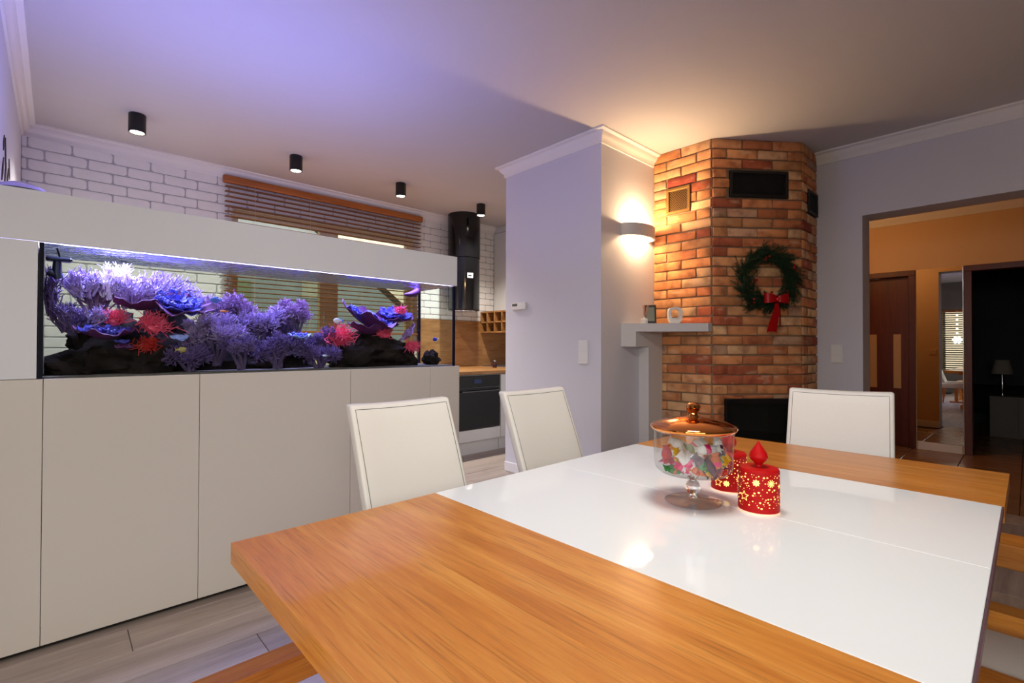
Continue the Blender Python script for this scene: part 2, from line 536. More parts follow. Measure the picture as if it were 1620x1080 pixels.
# ------------------------------------------------------------------ white brick cladding of the kitchen wall
def rect_minus(r, holes, mn=.012):
    out = [r]
    for h in holes:
        nxt = []
        for (a, c, lo, hi) in out:
            if h[0] >= c or h[1] <= a or h[2] >= hi or h[3] <= lo:
                nxt.append((a, c, lo, hi)); continue
            if a < h[0]: nxt.append((a, h[0], lo, hi))
            if c > h[1]: nxt.append((h[1], c, lo, hi))
            m0, m1 = max(a, h[0]), min(c, h[1])
            if lo < h[2]: nxt.append((m0, m1, lo, h[2]))
            if hi > h[3]: nxt.append((m0, m1, h[3], hi))
        out = nxt
    return [q for q in out if q[1]-q[0] > mn and q[3]-q[2] > mn]

def brick_mesh(L, hgt, dep, jit, bev, seed):
    r = random.Random(seed)
    b = bm_new(); box(b, -L/2, L/2, 0, dep, -hgt/2, hgt/2, bev, 1)
    for v in b.verts:
        if v.co.y < dep*.8:
            v.co += Vector((r.uniform(-jit, jit), r.uniform(-jit, jit)*.7, r.uniform(-jit, jit)))
    bmesh.ops.recalc_face_normals(b, faces=b.faces)
    me = bpy.data.meshes.new('brick'); b.to_mesh(me); b.free()
    me.shade_smooth(); me.set_sharp_from_angle(angle=rad(60))
    return me

def rounded_brick(L, hgt, dep, seed):
    r = random.Random(seed)
    out = []
    for cx_, cz_, a0 in ((L/2, hgt/2, 0), (-L/2, hgt/2, PI/2), (-L/2, -hgt/2, PI), (L/2, -hgt/2, 3*PI/2)):
        cr = r.uniform(.010, .022)
        ox, oz = cx_-math.copysign(cr, cx_), cz_-math.copysign(cr, cz_)
        for k in range(3):
            a = a0+PI/4*k
            out.append((ox+cr*math.cos(a)+r.uniform(-.0015, .0015), oz+cr*math.sin(a)+r.uniform(-.0015, .0015)))
    b = bm_new()
    back = [b.verts.new((x, dep, z)) for x, z in out]
    mid = [b.verts.new((x, .004, z)) for x, z in out]
    front = [b.verts.new((x*(1-.008/L), r.uniform(-.0006, .0006), z*(1-.008/hgt))) for x, z in out]
    n = len(out)
    for p, q in ((back, mid), (mid, front)):
        for i in range(n):
            j = (i+1) % n; b.faces.new((p[i], p[j], q[j], q[i]))
    b.faces.new(front)
    bmesh.ops.recalc_face_normals(b, faces=b.faces)
    me = bpy.data.meshes.new('brick'); b.to_mesh(me); b.free()
    me.shade_smooth(); me.set_sharp_from_angle(angle=rad(30))
    return me
wb = {}
for cls, L in (('full', .25), ('half', .12)):
    wb[cls] = [rounded_brick(L, .077, .018, 100+i) for i in range(6)]
    for me in wb[cls]: me.materials.append(M['brick_w'])
holes = [(WX0-.0, WX1+.0, WZ0-.05, WZ1), (3.38, 5.1, 0, 1.56), (4.69, 5.1, 0, 3.0)]
ch, bl, jt = .088, .262, .009
zt = CRZ+.008
rw_i = 0
while zt - ch > .93:
    xs = LW - (bl*.5 if rw_i % 2 else bl*.87)
    while xs < 4.69:
        r0 = (max(xs+jt/2, LW+.002), min(xs+bl-jt/2, 4.685), zt-ch+jt/2, zt-jt/2)
        if r0[1]-r0[0] > .02:
            for (a, c, lo, hi) in rect_minus(r0, holes, .02):
                if c-a < .03 and hi-lo < .03: continue
                cls = 'full' if c-a > .17 else 'half'
                L = .25 if cls == 'full' else .12
                put('brick', rnd.choice(wb[cls]), wall_back, ((a+c)/2, KW-.008+rnd.uniform(-.001, .001), (lo+hi)/2), 0, ((c-a)/L, 1, (hi-lo)/.077))
        xs += bl
    zt -= ch; rw_i += 1

# ------------------------------------------------------------------ windows
def window(name, axis, a0, a1, z0, z1, p0, p1, mulls, mw, fm, gm):
    """frame box section between planes p0..p1 along the wall normal"""
    def bx(b, u0, u1, w0, w1, q0=p0, q1=p1, bev=.004):
        if axis == 'X': box(b, u0, u1, q0, q1, w0, w1, bev, 1)
        else: box(b, q0, q1, u0, u1, w0, w1, bev, 1)
    e = bpy.data.objects.new(name, None); col.objects.link(e); e.empty_display_size = .05
    base_l = ((a0+a1)/2, (p0+p1)/2, z0) if axis == 'X' else ((p0+p1)/2, (a0+a1)/2, z0)
    e.location = base_l; wloc[e] = Vector(base_l); struct(e)
    b = bm_new()
    bx(b, a0, a0+.07, z0, z1); bx(b, a1-.07, a1, z0, z1); bx(b, a0+.07, a1-.07, z0, z0+.07); bx(b, a0+.07, a1-.07, z1-.07, z1)
    fin('window_frame', b, fm, e)
    cur = a0+.07
    cells = []
    for m in mulls:
        b = bm_new(); bx(b, m-mw/2, m+mw/2, z0+.07, z1-.07)
        fin('mullion', b, fm, e)
        cells.append((cur, m-mw/2)); cur = m+mw/2
    cells.append((cur, a1-.07))
    mid = (p0+p1)/2
    for (u0, u1) in cells:
        b = bm_new(); bx(b, u0, u1, z0+.07, z1-.07, mid-.004, mid+.004, 0)
        fin('pane', b, gm, e, smooth=False)
    return e

w1 = window('window_1', 'X', WX0, WX1, WZ0, WZ1, KW+.06, KW+.13, [2.26], .21, M['framewood'], M['glass'])
b = bm_new(); box(b, 2.19, 2.2, KW+.035, KW+.06, 1.55, 1.57); box(b, 2.185, 2.205, KW+.015, KW+.035, 1.45, 1.6, .006)
fin('window_handle', b, M['plastic_w'], w1)
b = bm_new(); box(b, WX0-.03, WX1+.03, KW-.06, KW+.06, WZ0-.03, WZ0, .004)
fin('window_sill', b, M['plastic_w'], w1)
b = bm_new(); box(b, WX0, WX1, KW, KW+.06, WZ1-.012, WZ1); box(b, WX0, WX0+.012, KW, KW+.06, WZ0, WZ1-.012); box(b, WX1-.012, WX1, KW, KW+.06, WZ0, WZ1-.012)
fin('window_reveal', b, M['framewood'], w1, smooth=False)
window('window_4', 'Y', -1.25, .15, .6, 2.3, SX-.16, SX-.09, [-.55], .1, M['framewood'], M['glass'])
window('window_2', 'X', -2.35, -.15, .8, 2.3, FY-.16, FY-.09, [-1.62, -.88], .1, M['plastic_w'], M['glass'])
window('window_3', 'Y', .45, 1.85, .55, 2.22, SX-.16, SX-.09, [1.15], .1, M['framewood'], M['glass'])

# ------------------------------------------------------------------ wooden blind on the kitchen window
t = thing('wooden_blind', 'brown wooden venetian blind above the aquarium on the white brick wall', 'blind', (2.295, KW-.05, 1.35))
b = bm_new(); box(b, 1.165, 3.425, KW-.075, KW-.02, 2.79, 2.862, .012, 3)
fin('headrail', b, M['blindwood'], t)
b = bm_new(); box(b, -1.11, 1.11, -.024, .024, -.0022, .0022, .0010, 1)
me_s = bpy.data.meshes.new('slat'); b.to_mesh(me_s); b.free(); me_s.materials.append(M['slatwood'])
z = 2.757
while z > 1.38:
    o = put('slat', me_s, t, (2.295, KW-.045, z)); o.rotation_euler = (rad(-3), 0, 0)
    z -= .0487
b = bm_new(); box(b, 1.185, 3.405, KW-.069, KW-.021, 1.34, 1.36, .003)
fin('bottom_rail', b, M['blindwood'], t)
for x in (1.45, 2.0, 2.6, 3.15):
    b = bm_new(); tube(b, [(x, KW-.07, 1.36), (x, KW-.07, 2.8)], .0012, 5); tube(b, [(x, KW-.022, 1.36), (x, KW-.022, 2.8)], .0012, 5)
    fin('ladder_cord', b, M['framewood'], t)

# ------------------------------------------------------------------ house across the garden
t = thing('neighbour_house', 'grey house across the garden seen through the kitchen window blind', 'house', (4.5, 15, -.2))
def xz_prism(poly, y0, y1):
    b = bm_new()
    lo = [b.verts.new((x, y0, z)) for x, z in poly]; hi = [b.verts.new((x, y1, z)) for x, z in poly]
    b.faces.new(lo); b.faces.new(list(reversed(hi)))
    for i in range(len(poly)):
        j = (i+1) % len(poly); b.faces.new((lo[i], hi[i], hi[j], lo[j]))
    return b
M['house'] = mat('house_grey', (176, 196, 224), 0.9, var=0.12, vscale=1.5)
M['houseroof'] = mat('house_roof', (70, 66, 64), 0.9)
fin('wall', xz_prism([(-2, -.2), (9.6, -.2), (9.6, 1.32), (7.18, 3.12), (4.2, 5.35), (-2, 5.35)], 14, 18), M['house'], t, smooth=False)
fin('roof', xz_prism([(9.75, 1.2), (9.9, 1.32), (4.25, 5.55), (-2.1, 5.55), (-2.1, 5.37), (4.2, 5.37)], 13.97, 18), M['houseroof'], t, smooth=False)
b = bm_new(); box(b, 5.0, 5.5, 13.95, 14.0, 2.55, 3.3)
wf = fin('window', b, mat('house_window', (206, 220, 224), 0.3), t, smooth=False)
b = bm_new(); box(b, 3.0, 3.7, 13.95, 14.0, 1.7, 2.9)
fin('window', b, mat('house_window_pale', (150, 172, 160), 0.4), t, smooth=False)
b = bm_new(); box(b, -30, 40, 5.9, 60, -.5, -.3)
struct(fin('ground_outside', b, mat('grass_outside', (90, 100, 70), 0.9), smooth=False))

# ------------------------------------------------------------------ spots on the kitchen ceiling
spot_lab = ['black cylinder ceiling spot nearest the left wall', 'black cylinder ceiling spot above the left end of the wooden blind',
            'black cylinder ceiling spot above the right end of the wooden blind', 'black cylinder ceiling spot beside the range hood']
for i, x in enumerate((.43, 1.59, 2.675, 3.786)):
    yy = 4.6
    t = thing('ceiling_spot', spot_lab[i], 'spotlight', (x, yy, H), 'kitchen ceiling spots')
    b = bm_new(); lathe(b, [(0, H), (.053, H), (.055, H-.004), (.055, H-.138), (.052, H-.14), (.047, H-.138), (.047, H-.125), (0, H-.125)], x, yy, 32)
    fin('housing', b, M['black'], t)
    b = bm_new(); lathe(b, [(0, H-.126), (.044, H-.126), (.042, H-.134), (0, H-.136)], x, yy, 24)
    fin('lens', b, M['spotled'], t)
    d = bpy.data.lights.new('spot_lamp', 'SPOT'); d.energy = 85; d.color = (1, .93, .84); d.spot_size = rad(125); d.spot_blend = .8; d.shadow_soft_size = .03
    o = bpy.data.objects.new('spot_lamp', d); col.objects.link(o); o.location = (x, yy, H-.16)

# ------------------------------------------------------------------ range hood
t = thing('range_hood', 'black cylindrical range hood hanging above the oven worktop', 'range hood', (3.95, 5.15, 1.66))
hx, hy = 3.95, 5.15
b = bm_new(); lathe(b, [(0, 2.36), (.215, 2.36), (.215, H), (0, H)], hx, hy, 48)
fin('duct_cover', b, M['hoodblack'], t)
b = bm_new(); lathe(b, [(0, 1.668), (.20, 1.668), (.208, 1.68), (.208, 2.355), (0, 2.355)], hx, hy, 48)
fin('body', b, M['hoodblack'], t)
b = bm_new(); lathe(b, [(0, 1.658), (.17, 1.658), (.17, 1.668), (0, 1.668)], hx, hy, 32)
fin('filter', b, M['chrome'], t)
def on_hood(az, r): return (hx+r*math.cos(az), hy+r*math.sin(az))
azc = math.atan2(-hy, -hx)
def curved_patch(a0, a1, z0, z1, r, th=.003):
    b = bm_new(); lathe(b, [(r, z0), (r+th, z0), (r+th, z1), (r, z1)], hx, hy, 10, a0, a1, close=True); return b
b = curved_patch(azc+.07, azc+.12, 1.69, 2.07, .208); fin('trim_strip', b, M['copper'], t)
b = curved_patch(azc+.20, azc+1.2, 1.69, 2.07, .2085, .002); fin('glass_visor', b, M['blackgloss'], t)
b = curved_patch(azc+.22, azc+.6, 2.085, 2.15, .208, .002); fin('sticker', b, M['plastic_w'], t)
b = curved_patch(azc+.26, azc+.5, 2.108, 2.122, .2105, .001); fin('sticker_print', b, M['black'], t)

# ------------------------------------------------------------------ kitchen units
KF = 4.209
def base_unit(x0, x1, label, drawers=False):
    t = thing('base_cabinet', label, 'cabinet', ((x0+x1)/2, KF+.3, 0), 'white kitchen base cabinets')
    b = bm_new(); box(b, x0, x1, KF+.045, KF+.62, .13, .88); fin('body', b, M['lacquer_k'], t, smooth=False)
    b = bm_new(); box(b, x0, x1, KF+.055, KF+.075, 0, .14); fin('plinth', b, M['lacquer_k'], t, smooth=False)
    if drawers:
        for z0, z1 in ((.145, .42), (.425, .64), (.645, .875)):
            b = bm_new(); box(b, x0+.002, x1-.002, KF+.02, KF+.045, z0, z1, .002, 1); fin('drawer_front', b, M['lacquer_k'], t)
    else:
        b = bm_new(); box(b, x0+.002, x1-.002, KF+.02, KF+.045, .145, .875, .002, 1); fin('door', b, M['lacquer_k'], t)
    return t
for i, (x0, lab) in enumerate(((.57, 'white kitchen base cabinet behind the left half of the aquarium'), (1.22, 'white kitchen base cabinet behind the middle of the aquarium'), (1.87, 'white kitchen base cabinet behind the right half of the aquarium'), (2.52, 'white kitchen base cabinet just left of the built-in oven'))):
    base_unit(x0, x0+.645, lab, i == 1)
base_unit(3.79, 4.44, 'white kitchen base cabinet just right of the built-in oven')
t = thing('built_in_oven', 'black glass built-in oven under the oak worktop', 'oven', (3.48, KF+.3, 0))
b = bm_new(); box(b, 3.17, 3.785, KF+.045, KF+.62, .13, .88); fin('housing', b, M['lacquer_k'], t, smooth=False)
b = bm_new(); box(b, 3.175, 3.772, KF+.012, KF+.045, .74, .872, .003); fin('control_panel', b, M['blackgloss'], t)
b = bm_new(); box(b, 3.175, 3.772, KF+.012, KF+.045, .28, .733, .003); dd = fin('oven_door', b, M['blackgloss'], t)
b = bm_new(); tube(b, [(3.20, KF-.02, .70), (3.75, KF-.02, .70)], .008, 12)
tube(b, [(3.23, KF-.02, .70), (3.23, KF+.014, .70)], .006, 8); tube(b, [(3.72, KF-.02, .70), (3.72, KF+.014, .70)], .006, 8)
fin('handle', b, mat('handle_dark_steel', (110, 112, 118), .3, metal=1.0), dd)
b = bm_new(); box(b, 3.385, 3.49, KF+.009, KF+.013, .785, .83); fin('display', b, mat('oven_display', (24, 32, 60), .3, emit=(40, 70, 140), estr=.08), t)
b = bm_new(); box(b, 3.175, 3.785, KF+.02, KF+.045, .145, .272, .002, 1); fin('drawer_front', b, M['lacquer_k'], t)
b = bm_new(); box(b, 3.17, 3.785, KF+.055, KF+.075, 0, .14); fin('plinth', b, M['lacquer_k'], t, smooth=False)
# worktop
b = bm_new(); box(b, .55, 4.39, KF, KW-.012, .885, .923, .003); 
tag(fin('worktop', b, M['splash']), 'oak worktop running under the kitchen window above the oven', 'worktop')
# splashback panels
t = thing('splashback', 'oak panel splashback on the wall under the range hood', 'splashback', (4.2, KW-.02, .923))
for i in range(3):
    b = bm_new(); box(b, 3.385+.54*i, 3.385+.54*(i+1)-.002, KW-.024, KW-.001, .923, 1.553, .002, 1)
    fin('panel', b, M['splash'], t)
# right-hand run of wall units
t = thing('wall_cabinet', 'tall white wall cabinet at the right edge of the kitchen', 'cabinet', (4.86, 4.6, 1.69))
b = bm_new(); box(b, 4.712, RW, 3.9, KW-.001, 1.69, 2.85); fin('body', b, M['lacquer_k'], t, smooth=False)
b = bm_new(); box(b, 4.70, RW, 3.9, KW-.001, 2.855, 2.938); fin('top_filler', b, M['lacquer_k'], t, smooth=False)
for i in range(3):
    y0 = 3.9+.4985*i
    b = bm_new(); box(b, 4.692, 4.712, y0+.0015, y0+.497, 1.692, 2.848, .002, 1); fin('door', b, M['lacquer_k'], t)
t = thing('cubby_shelf', 'small oak cubby shelf hanging under the white wall cabinet', 'shelf', (4.75, 5.0, 1.39))
b = bm_new()
for zz in (1.39, 1.53, 1.672): box(b, 4.42, 4.72, 4.6, KW-.026, zz, zz+.018)
fin('board', b, M['splash'], t, smooth=False)
b = bm_new()
for yy in (4.6, 4.755, 4.91, 5.065, 5.22, KW-.044): box(b, 4.42, 4.72, yy, yy+.018, 1.408, 1.672)
fin('divider', b, M['splash'], t, smooth=False)
b = bm_new(); box(b, 4.705, 4.72, 4.618, KW-.044, 1.408, 1.672); fin('back_panel', b, M['splash'], t, smooth=False)
for k, (yy, lab) in enumerate(((5.13, 'small red jar in the cubby shelf beside the column'), (4.97, 'small red jar in the cubby shelf further from the brick wall'))):
    t = thing('spice_jar', lab, 'jar', (4.53, yy+.01, 1.548))
    b = bm_new(); lathe(b, [(0, 1.548), (.035, 1.548), (.04, 1.56), (.04, 1.62), (.03, 1.635), (0, 1.635)], 4.53, yy+.01, 20); fin('body', b, M['red'], t)
    b = bm_new(); lathe(b, [(0, 1.635), (.032, 1.635), (.032, 1.652), (0, 1.652)], 4.53, yy+.01, 20); fin('lid', b, M['black'], t)
t = thing('spice_bottle', 'small dark bottle on the oak worktop next to the column', 'bottle', (4.15, 4.75, .923))
b = bm_new(); lathe(b, [(0, .923), (.03, .923), (.03, .97), (.014, .985), (.014, 1.0), (0, 1.0)], 4.15, 4.75, 20); fin('body', b, mat('dark_red_glass', (60, 20, 20), .2), t)
b = bm_new(); lathe(b, [(0, 1.0), (.017, 1.0), (.017, 1.02), (0, 1.02)], 4.15, 4.75, 16); fin('cap', b, M['chrome'], t)

# ------------------------------------------------------------------ aquarium cabinet
TX0, TX1, TY1 = -.05, 1.965, 3.10
CT, HB, HT = 1.066, 1.607, 1.804
t = thing('aquarium_cabinet', 'long handleless white lacquered cabinet carrying the aquarium', 'cabinet', (.9, 2.9, 0))
b = bm_new(); box(b, LW, 2.0, AQ+.022, TY1+.02, .09, CT); fin('body', b, M['lacquer'], t, smooth=False)
b = bm_new(); box(b, LW, 1.98, AQ+.03, TY1, 0, .09); fin('plinth', b, M['gap'], t, smooth=False)
sx = [LW, -.037, .49, 1.228, 1.767, 2.001]
for a0, a1 in zip(sx, sx[1:]):
    b = bm_new(); box(b, a0+.0010, a1-.0010, AQ, AQ+.02, .022, CT, .0012, 1)
    fin('door', b, M['lacquer_d'], t)
# end housing left of the tank, and hood
t = thing('aquarium_end_panel', 'plain white panel filling the left end of the aquarium', 'panel', (-.13, 2.88, CT))
b = bm_new(); box(b, LW+.001, TX0-.006, AQ, AQ+.02, CT+.002, HB-.002, .0012, 1); fin('front', b, M['lacquer'], t)
b = bm_new(); box(b, LW+.001, TX0-.006, AQ+.02, TY1, CT+.001, HB-.001); fin('body', b, M['lacquer'], t, smooth=False)
t = thing('aquarium_hood', 'long white hood running along the top of the aquarium', 'aquarium hood', (.88, 2.88, HB))
b = bm_new(); box(b, LW+.001, 1.976, AQ-.004, AQ+.014, HB, HT, .0015, 1); fin('front_panel', b, M['lacquer'], t)
b = bm_new(); box(b, LW+.001, 1.976, TY1+.002, TY1+.02, HB, HT, .0015, 1); fin('back_panel', b, M['lacquer'], t)
b = bm_new(); box(b, 1.958, 1.976, AQ+.014, TY1+.002, HB, HT, .0015, 1); fin('side_panel', b, M['lacquer'], t)
b = bm_new(); box(b, LW+.001, LW+.019, AQ+.014, TY1+.002, HB, HT); fin('side_panel', b, M['lacquer'], t, smooth=False)
# lamp inside the hood
LY = 2.9
t = thing('aquarium_lamp', 'slim aquarium light bar hidden inside the white hood', 'lamp', (.95, LY, 1.76))
b = bm_new(); box(b, .0, 1.9, LY-.06, LY+.06, 1.76, 1.775, .004); fin('housing', b, M['chrome'], t)
b = bm_new(); box(b, .02, .04, AQ+.014, TY1+.002, 1.75, 1.76); box(b, 1.86, 1.88, AQ+.014, TY1+.002, 1.75, 1.76); fin('bracket', b, M['chrome'], t, smooth=False)
area('aquarium_light', (.95, LY, 1.745), (.95, LY, 1.0), 1.9, .12, 42, (.66, .55, 1.0))
area('aquarium_white_light', (.18, LY-.05, 1.744), (.22, LY-.05, 1.0), .2, .1, 8, (.85, .8, 1.0))
area('aquarium_spill', (.80, LY, 1.78), (.80, LY, 3.0), 1.6, .2, 12, (.29, .30, 1.0))  # added upward light, stands in for lamp light thrown up off the water

# ------------------------------------------------------------------ tank
t = thing('aquarium_tank', 'long glass reef tank filled with purple corals', 'aquarium', (.95, 2.88, CT))
G = .008
b = bm_new(); box(b, TX0, TX1, AQ+.004, AQ+.004+G, CT, HB-.002); fin('front_pane', b, M['tankglass'], t, smooth=False)
b = bm_new(); box(b, TX0, TX1, TY1-G, TY1, CT, HB-.002); fin('back_pane', b, glassy('tank_back_glass', (216, 220, 216), 0.006), t, smooth=False)
b = bm_new(); box(b, TX1-G, TX1, AQ+.004+G, TY1-G, CT, HB-.002); fin('end_pane', b, M['tankglass'], t, smooth=False)
b = bm_new(); box(b, TX0, TX0+G, AQ+.004+G, TY1-G, CT, HB-.002); fin('end_pane', b, mat('algae_glass', (70, 62, 44), .5, var=.3, vscale=14), t, smooth=False)
b = bm_new(); box(b, TX0+G, TX1-G, AQ+.004+G, TY1-G, CT, CT+.008); fin('bottom_pane', b, mat('sand_bottom', (120, 112, 104), .9, var=.3, vscale=40), t, smooth=False)
for x, y in ((TX1-.006, AQ+.010), (TX1-.006, TY1-.008), (TX0+.004, AQ+.010)):
    b = bm_new(); box(b, x-.007, x+.007, y-.006, y+.008, CT, HB-.002); fin('silicone_edge', b, M['silicone'], t, smooth=False)
# water surface with ripples
b = bm_new()
nx, ny = 120, 24
gv = [[b.verts.new((TX0+G+(TX1-TX0-2*G)*i/nx, AQ+.012+(TY1-G-AQ-.012)*j/ny, 1.6035+.0015*noise.noise(Vector((i*.33, j*.5, 0)))+.0010*noise.noise(Vector((i*.9, j*1.1, 4))))) for j in range(ny+1)] for i in range(nx+1)]
for i in range(nx):
    for j in range(ny):
        b.faces.new((gv[i][j], gv[i+1][j], gv[i+1][j+1], gv[i][j+1]))
wt = fin('water', b, M['water'], t, recalc=False); wt['label'] = 'rippled water surface'

# coral helpers -----------------------------------------------------
M['cor_lav'] = mat('coral_lavender', (158, 132, 182), .7, var=.25, vscale=22)
M['cor_pur'] = mat('coral_purple', (102, 78, 132), .7, var=.3, vscale=22)
M['cor_mauve'] = mat('coral_mauve', (140, 104, 150), .7, var=.3, vscale=22)
M['cor_white'] = mat('coral_pale', (226, 206, 236), .7, var=.15, vscale=20)
M['cor_blue'] = mat('coral_blue_violet', (66, 62, 172), .6, var=.35, vscale=30)
M['cor_pale_blue'] = mat('coral_pale_blue', (150, 164, 226), .6, var=.2, vscale=40)
M['cor_pink'] = mat('anemone_pink', (240, 84, 120), .5, var=.2, vscale=16)
M['cor_red'] = mat('anemone_red', (190, 40, 30), .5, var=.25, vscale=16)
M['cor_trunk'] = mat('coral_trunk', (84, 66, 104), .8, var=.2, vscale=20)
M['cor_maroon'] = mat('plate_maroon', (96, 40, 96), .6, var=.3, vscale=25)

def rock(label, c, s, seed, group='live rocks in the aquarium'):
    b = bm_new(); bmesh.ops.create_icosphere(b, subdivisions=4, radius=1.0)
    o = Vector((seed*3.1, seed*1.7, 0))
    for v in b.verts:
        n = noise.fractal(v.co*1.6+o, 1.0, 2.0, 4)
        v.co *= 1+.38*n+.10*noise.noise(v.co*6+o)
        v.co = Vector((c[0]+v.co.x*s[0], c[1]+v.co.y*s[1], c[2]+v.co.z*s[2]))
        v.co.z = max(v.co.z, CT+.0085)
        v.co.y = min(max(v.co.y, AQ+.016), TY1-.012)
        v.co.x = min(max(v.co.x, TX0+.012), TX1-.012)
    return tag(fin('reef_rock', b, M['rock']), label, 'rock', group)

def fluffy(label, c, w, h, heads, mt, seed, fl=.017, nf=210):
    """broccoli-like soft coral: short trunks, several round heads of small fingers"""
    r = random.Random(seed)
    t = thing('soft_coral', label, 'coral', c)
    bs = bm_new(); bf = bm_new()
    def cl(p):
        p.y = min(max(p.y, AQ+.016), TY1-.012); p.z = min(max(p.z, CT+.011), 1.585); p.x = min(max(p.x, TX0+.014), TX1-.014)
        return p
    for k in range(heads):
        a = 2*PI*k/heads + r.uniform(-.4, .4)
        q = w*.42*math.sqrt(r.uniform(.1, 1))
        R0 = w*.23*r.uniform(.75, 1.15)
        hc = cl(Vector((c[0]+q*math.cos(a), c[1]+q*.5*math.sin(a), c[2]+h*r.uniform(.5, .86))))
        p0 = Vector(c)+Vector((r.uniform(-.015, .015), r.uniform(-.01, .01), 0))
        mid = p0.lerp(hc, .5)+Vector((r.uniform(-.01, .01), 0, .01))
        rs = w*.038
        tube(bs, [p0, cl(mid), hc], [rs*1.4, rs, rs*.7], 7)
        for i in range(nf):
            d = Vector((r.gauss(0, 1), r.gauss(0, 1), r.gauss(.25, .9))).normalized()
            p = hc + d*R0*r.uniform(.25, .95)
            q2 = p + (d*.8+Vector((r.uniform(-.5, .5), r.uniform(-.5, .5), .45))).normalized()*fl*r.uniform(.6, 1.3)
            p, q2 = cl(p), cl(q2)
            tube(bf, [p, p.lerp(q2, .75), q2], [fl*.13, fl*.15, fl*.06], 4, True)
            d2 = ((q2-p).normalized()+Vector((r.uniform(-.9, .9), r.uniform(-.9, .9), r.uniform(-.2, .6)))).normalized()
            tube(bf, [p.lerp(q2, .5), cl(p.lerp(q2, .5)+d2*fl*.55)], [fl*.10, fl*.05], 3, True)
    fin('trunk', bs, M['cor_trunk'], t); fin('fingers', bf, mt, t, smooth=False)
    return t

def staghorn(label, c, w, h, n, mt, seed, lean=(0, 0), thick=.0036):
    """stony coral: a thicket of slender forking branches"""
    r = random.Random(seed)
    t = thing('branching_coral', label, 'coral', c)
    b = bm_new(); b2 = bm_new()
    def cl(p):
        p.y = min(max(p.y, AQ+.016), TY1-.012); p.z = min(max(p.z, CT+.011), 1.588); p.x = min(max(p.x, TX0+.012), TX1-.014)
        return p
    for i in range(n):
        a = r.uniform(0, 2*PI); q = w*.5*math.sqrt(r.random())
        up = r.uniform(0, .45)
        base_p = cl(Vector((c[0]+q*.55*math.cos(a)+lean[0]*h*up, c[1]+q*.4*math.sin(a), c[2]+h*up)))
        tip = cl(Vector((c[0]+q*1.05*math.cos(a)+lean[0]*h+r.gauss(0, .012), c[1]+q*.6*math.sin(a)+lean[1]*h, c[2]+h*r.uniform(.5, 1.0)*(1-.25*(2*q/w)**2))))
        mid = cl(base_p.lerp(tip, .5)+Vector((r.gauss(0, .010), r.gauss(0, .008), r.gauss(0, .006))))
        tube(b, [base_p, mid, tip], [thick*1.2, thick, thick*.5], 5)
        for k in range(9):
            f = r.uniform(.2, .98)
            p = mid.lerp(tip, (f-.5)/.5) if f > .5 else base_p.lerp(mid, f/.5)
            d = ((tip-base_p).normalized()*.5+Vector((r.uniform(-1, 1), r.uniform(-1, 1), r.uniform(-.1, .8)))).normalized()
            e = cl(p+d*r.uniform(.012, .028))
            tube(b2, [p, e], [thick*.7, thick*.35], 4)
    fin('branches', b, mt, t); fin('twigs', b2, mt, t, smooth=False)
    return t

def plate(label, c, rr, tilt, az, mt, seed, layers=3, dz=.022, knob=None, a_span=2*PI):
    """plate coral: stacked ruffled saucers"""
    r = random.Random(seed)
    t = thing('plate_coral', label, 'coral', c)
    for k in range(layers):
        b = bm_new()
        R0 = rr*(1-.22*k)
        ox, oy = (r.uniform(-.25, .25)*rr, r.uniform(-.15, .15)*rr) if k else (0, 0)
        m, n = 10, 40
        ph = r.uniform(0, 6)
        rows = []
        for i in range(m+1):
            f = .08+.92*i/m
            rw = []
            for j in range(n):
                a = 2*PI*j/n
                q = R0*f*(1+.14*math.sin(3*a+ph)+.07*math.sin(7*a+ph*2))
                zz = R0*.42*f**1.6 + R0*.10*f**3*math.sin(5*a+ph)+R0*.05*f**3*math.sin(11*a)
                p = Vector((q*math.cos(a)+ox, q*.7*math.sin(a)+oy, zz))
                p = Matrix.Rotation(tilt, 3, Vector((math.cos(az), math.sin(az), 0))) @ p
                p += Vector(c)+Vector((0, 0, dz*k))
                p.y = min(max(p.y, AQ+.016), TY1-.014)
                rw.append(b.verts.new(p))
            rows.append(rw)
        for i in range(m):
            for j in range(n):
                j2 = (j+1) % n
                b.faces.new((rows[i][j], rows[i][j2], rows[i+1][j2], rows[i+1][j]))
        b.faces.new(list(reversed(rows[0])))
        bmesh.ops.recalc_face_normals(b, faces=b.faces)
        bmesh.ops.solidify(b, geom=list(b.faces), thickness=.004)
        fin('plate', b, mt if k else M['cor_maroon'] if mt is M['cor_blue'] else mt, t)
    if knob is not None:
        b = bm_new()
        for i in range(knob):
            a = r.uniform(0, 2*PI); q = rr*.75*math.sqrt(r.random())
            p = Vector((q*math.cos(a), q*.7*math.sin(a), rr*.42*(q/rr)**1.6+.004))
            p = Matrix.Rotation(tilt, 3, Vector((math.cos(az), math.sin(az), 0))) @ p + Vector(c)+Vector((0, 0, dz*(layers-1)*.7))
            p.y = min(max(p.y, AQ+.022), TY1-.02)
            s = r.uniform(.005, .010)
            tube(b, [p, p+Vector((r.uniform(-.3, .3)*s, r.uniform(-.3, .3)*s, s*1.6)), p+Vector((0, 0, s*2.2))], [s*.8, s*.75, 0], 6)
        fin('knobs', b, M['cor_blue'], t)
    return t

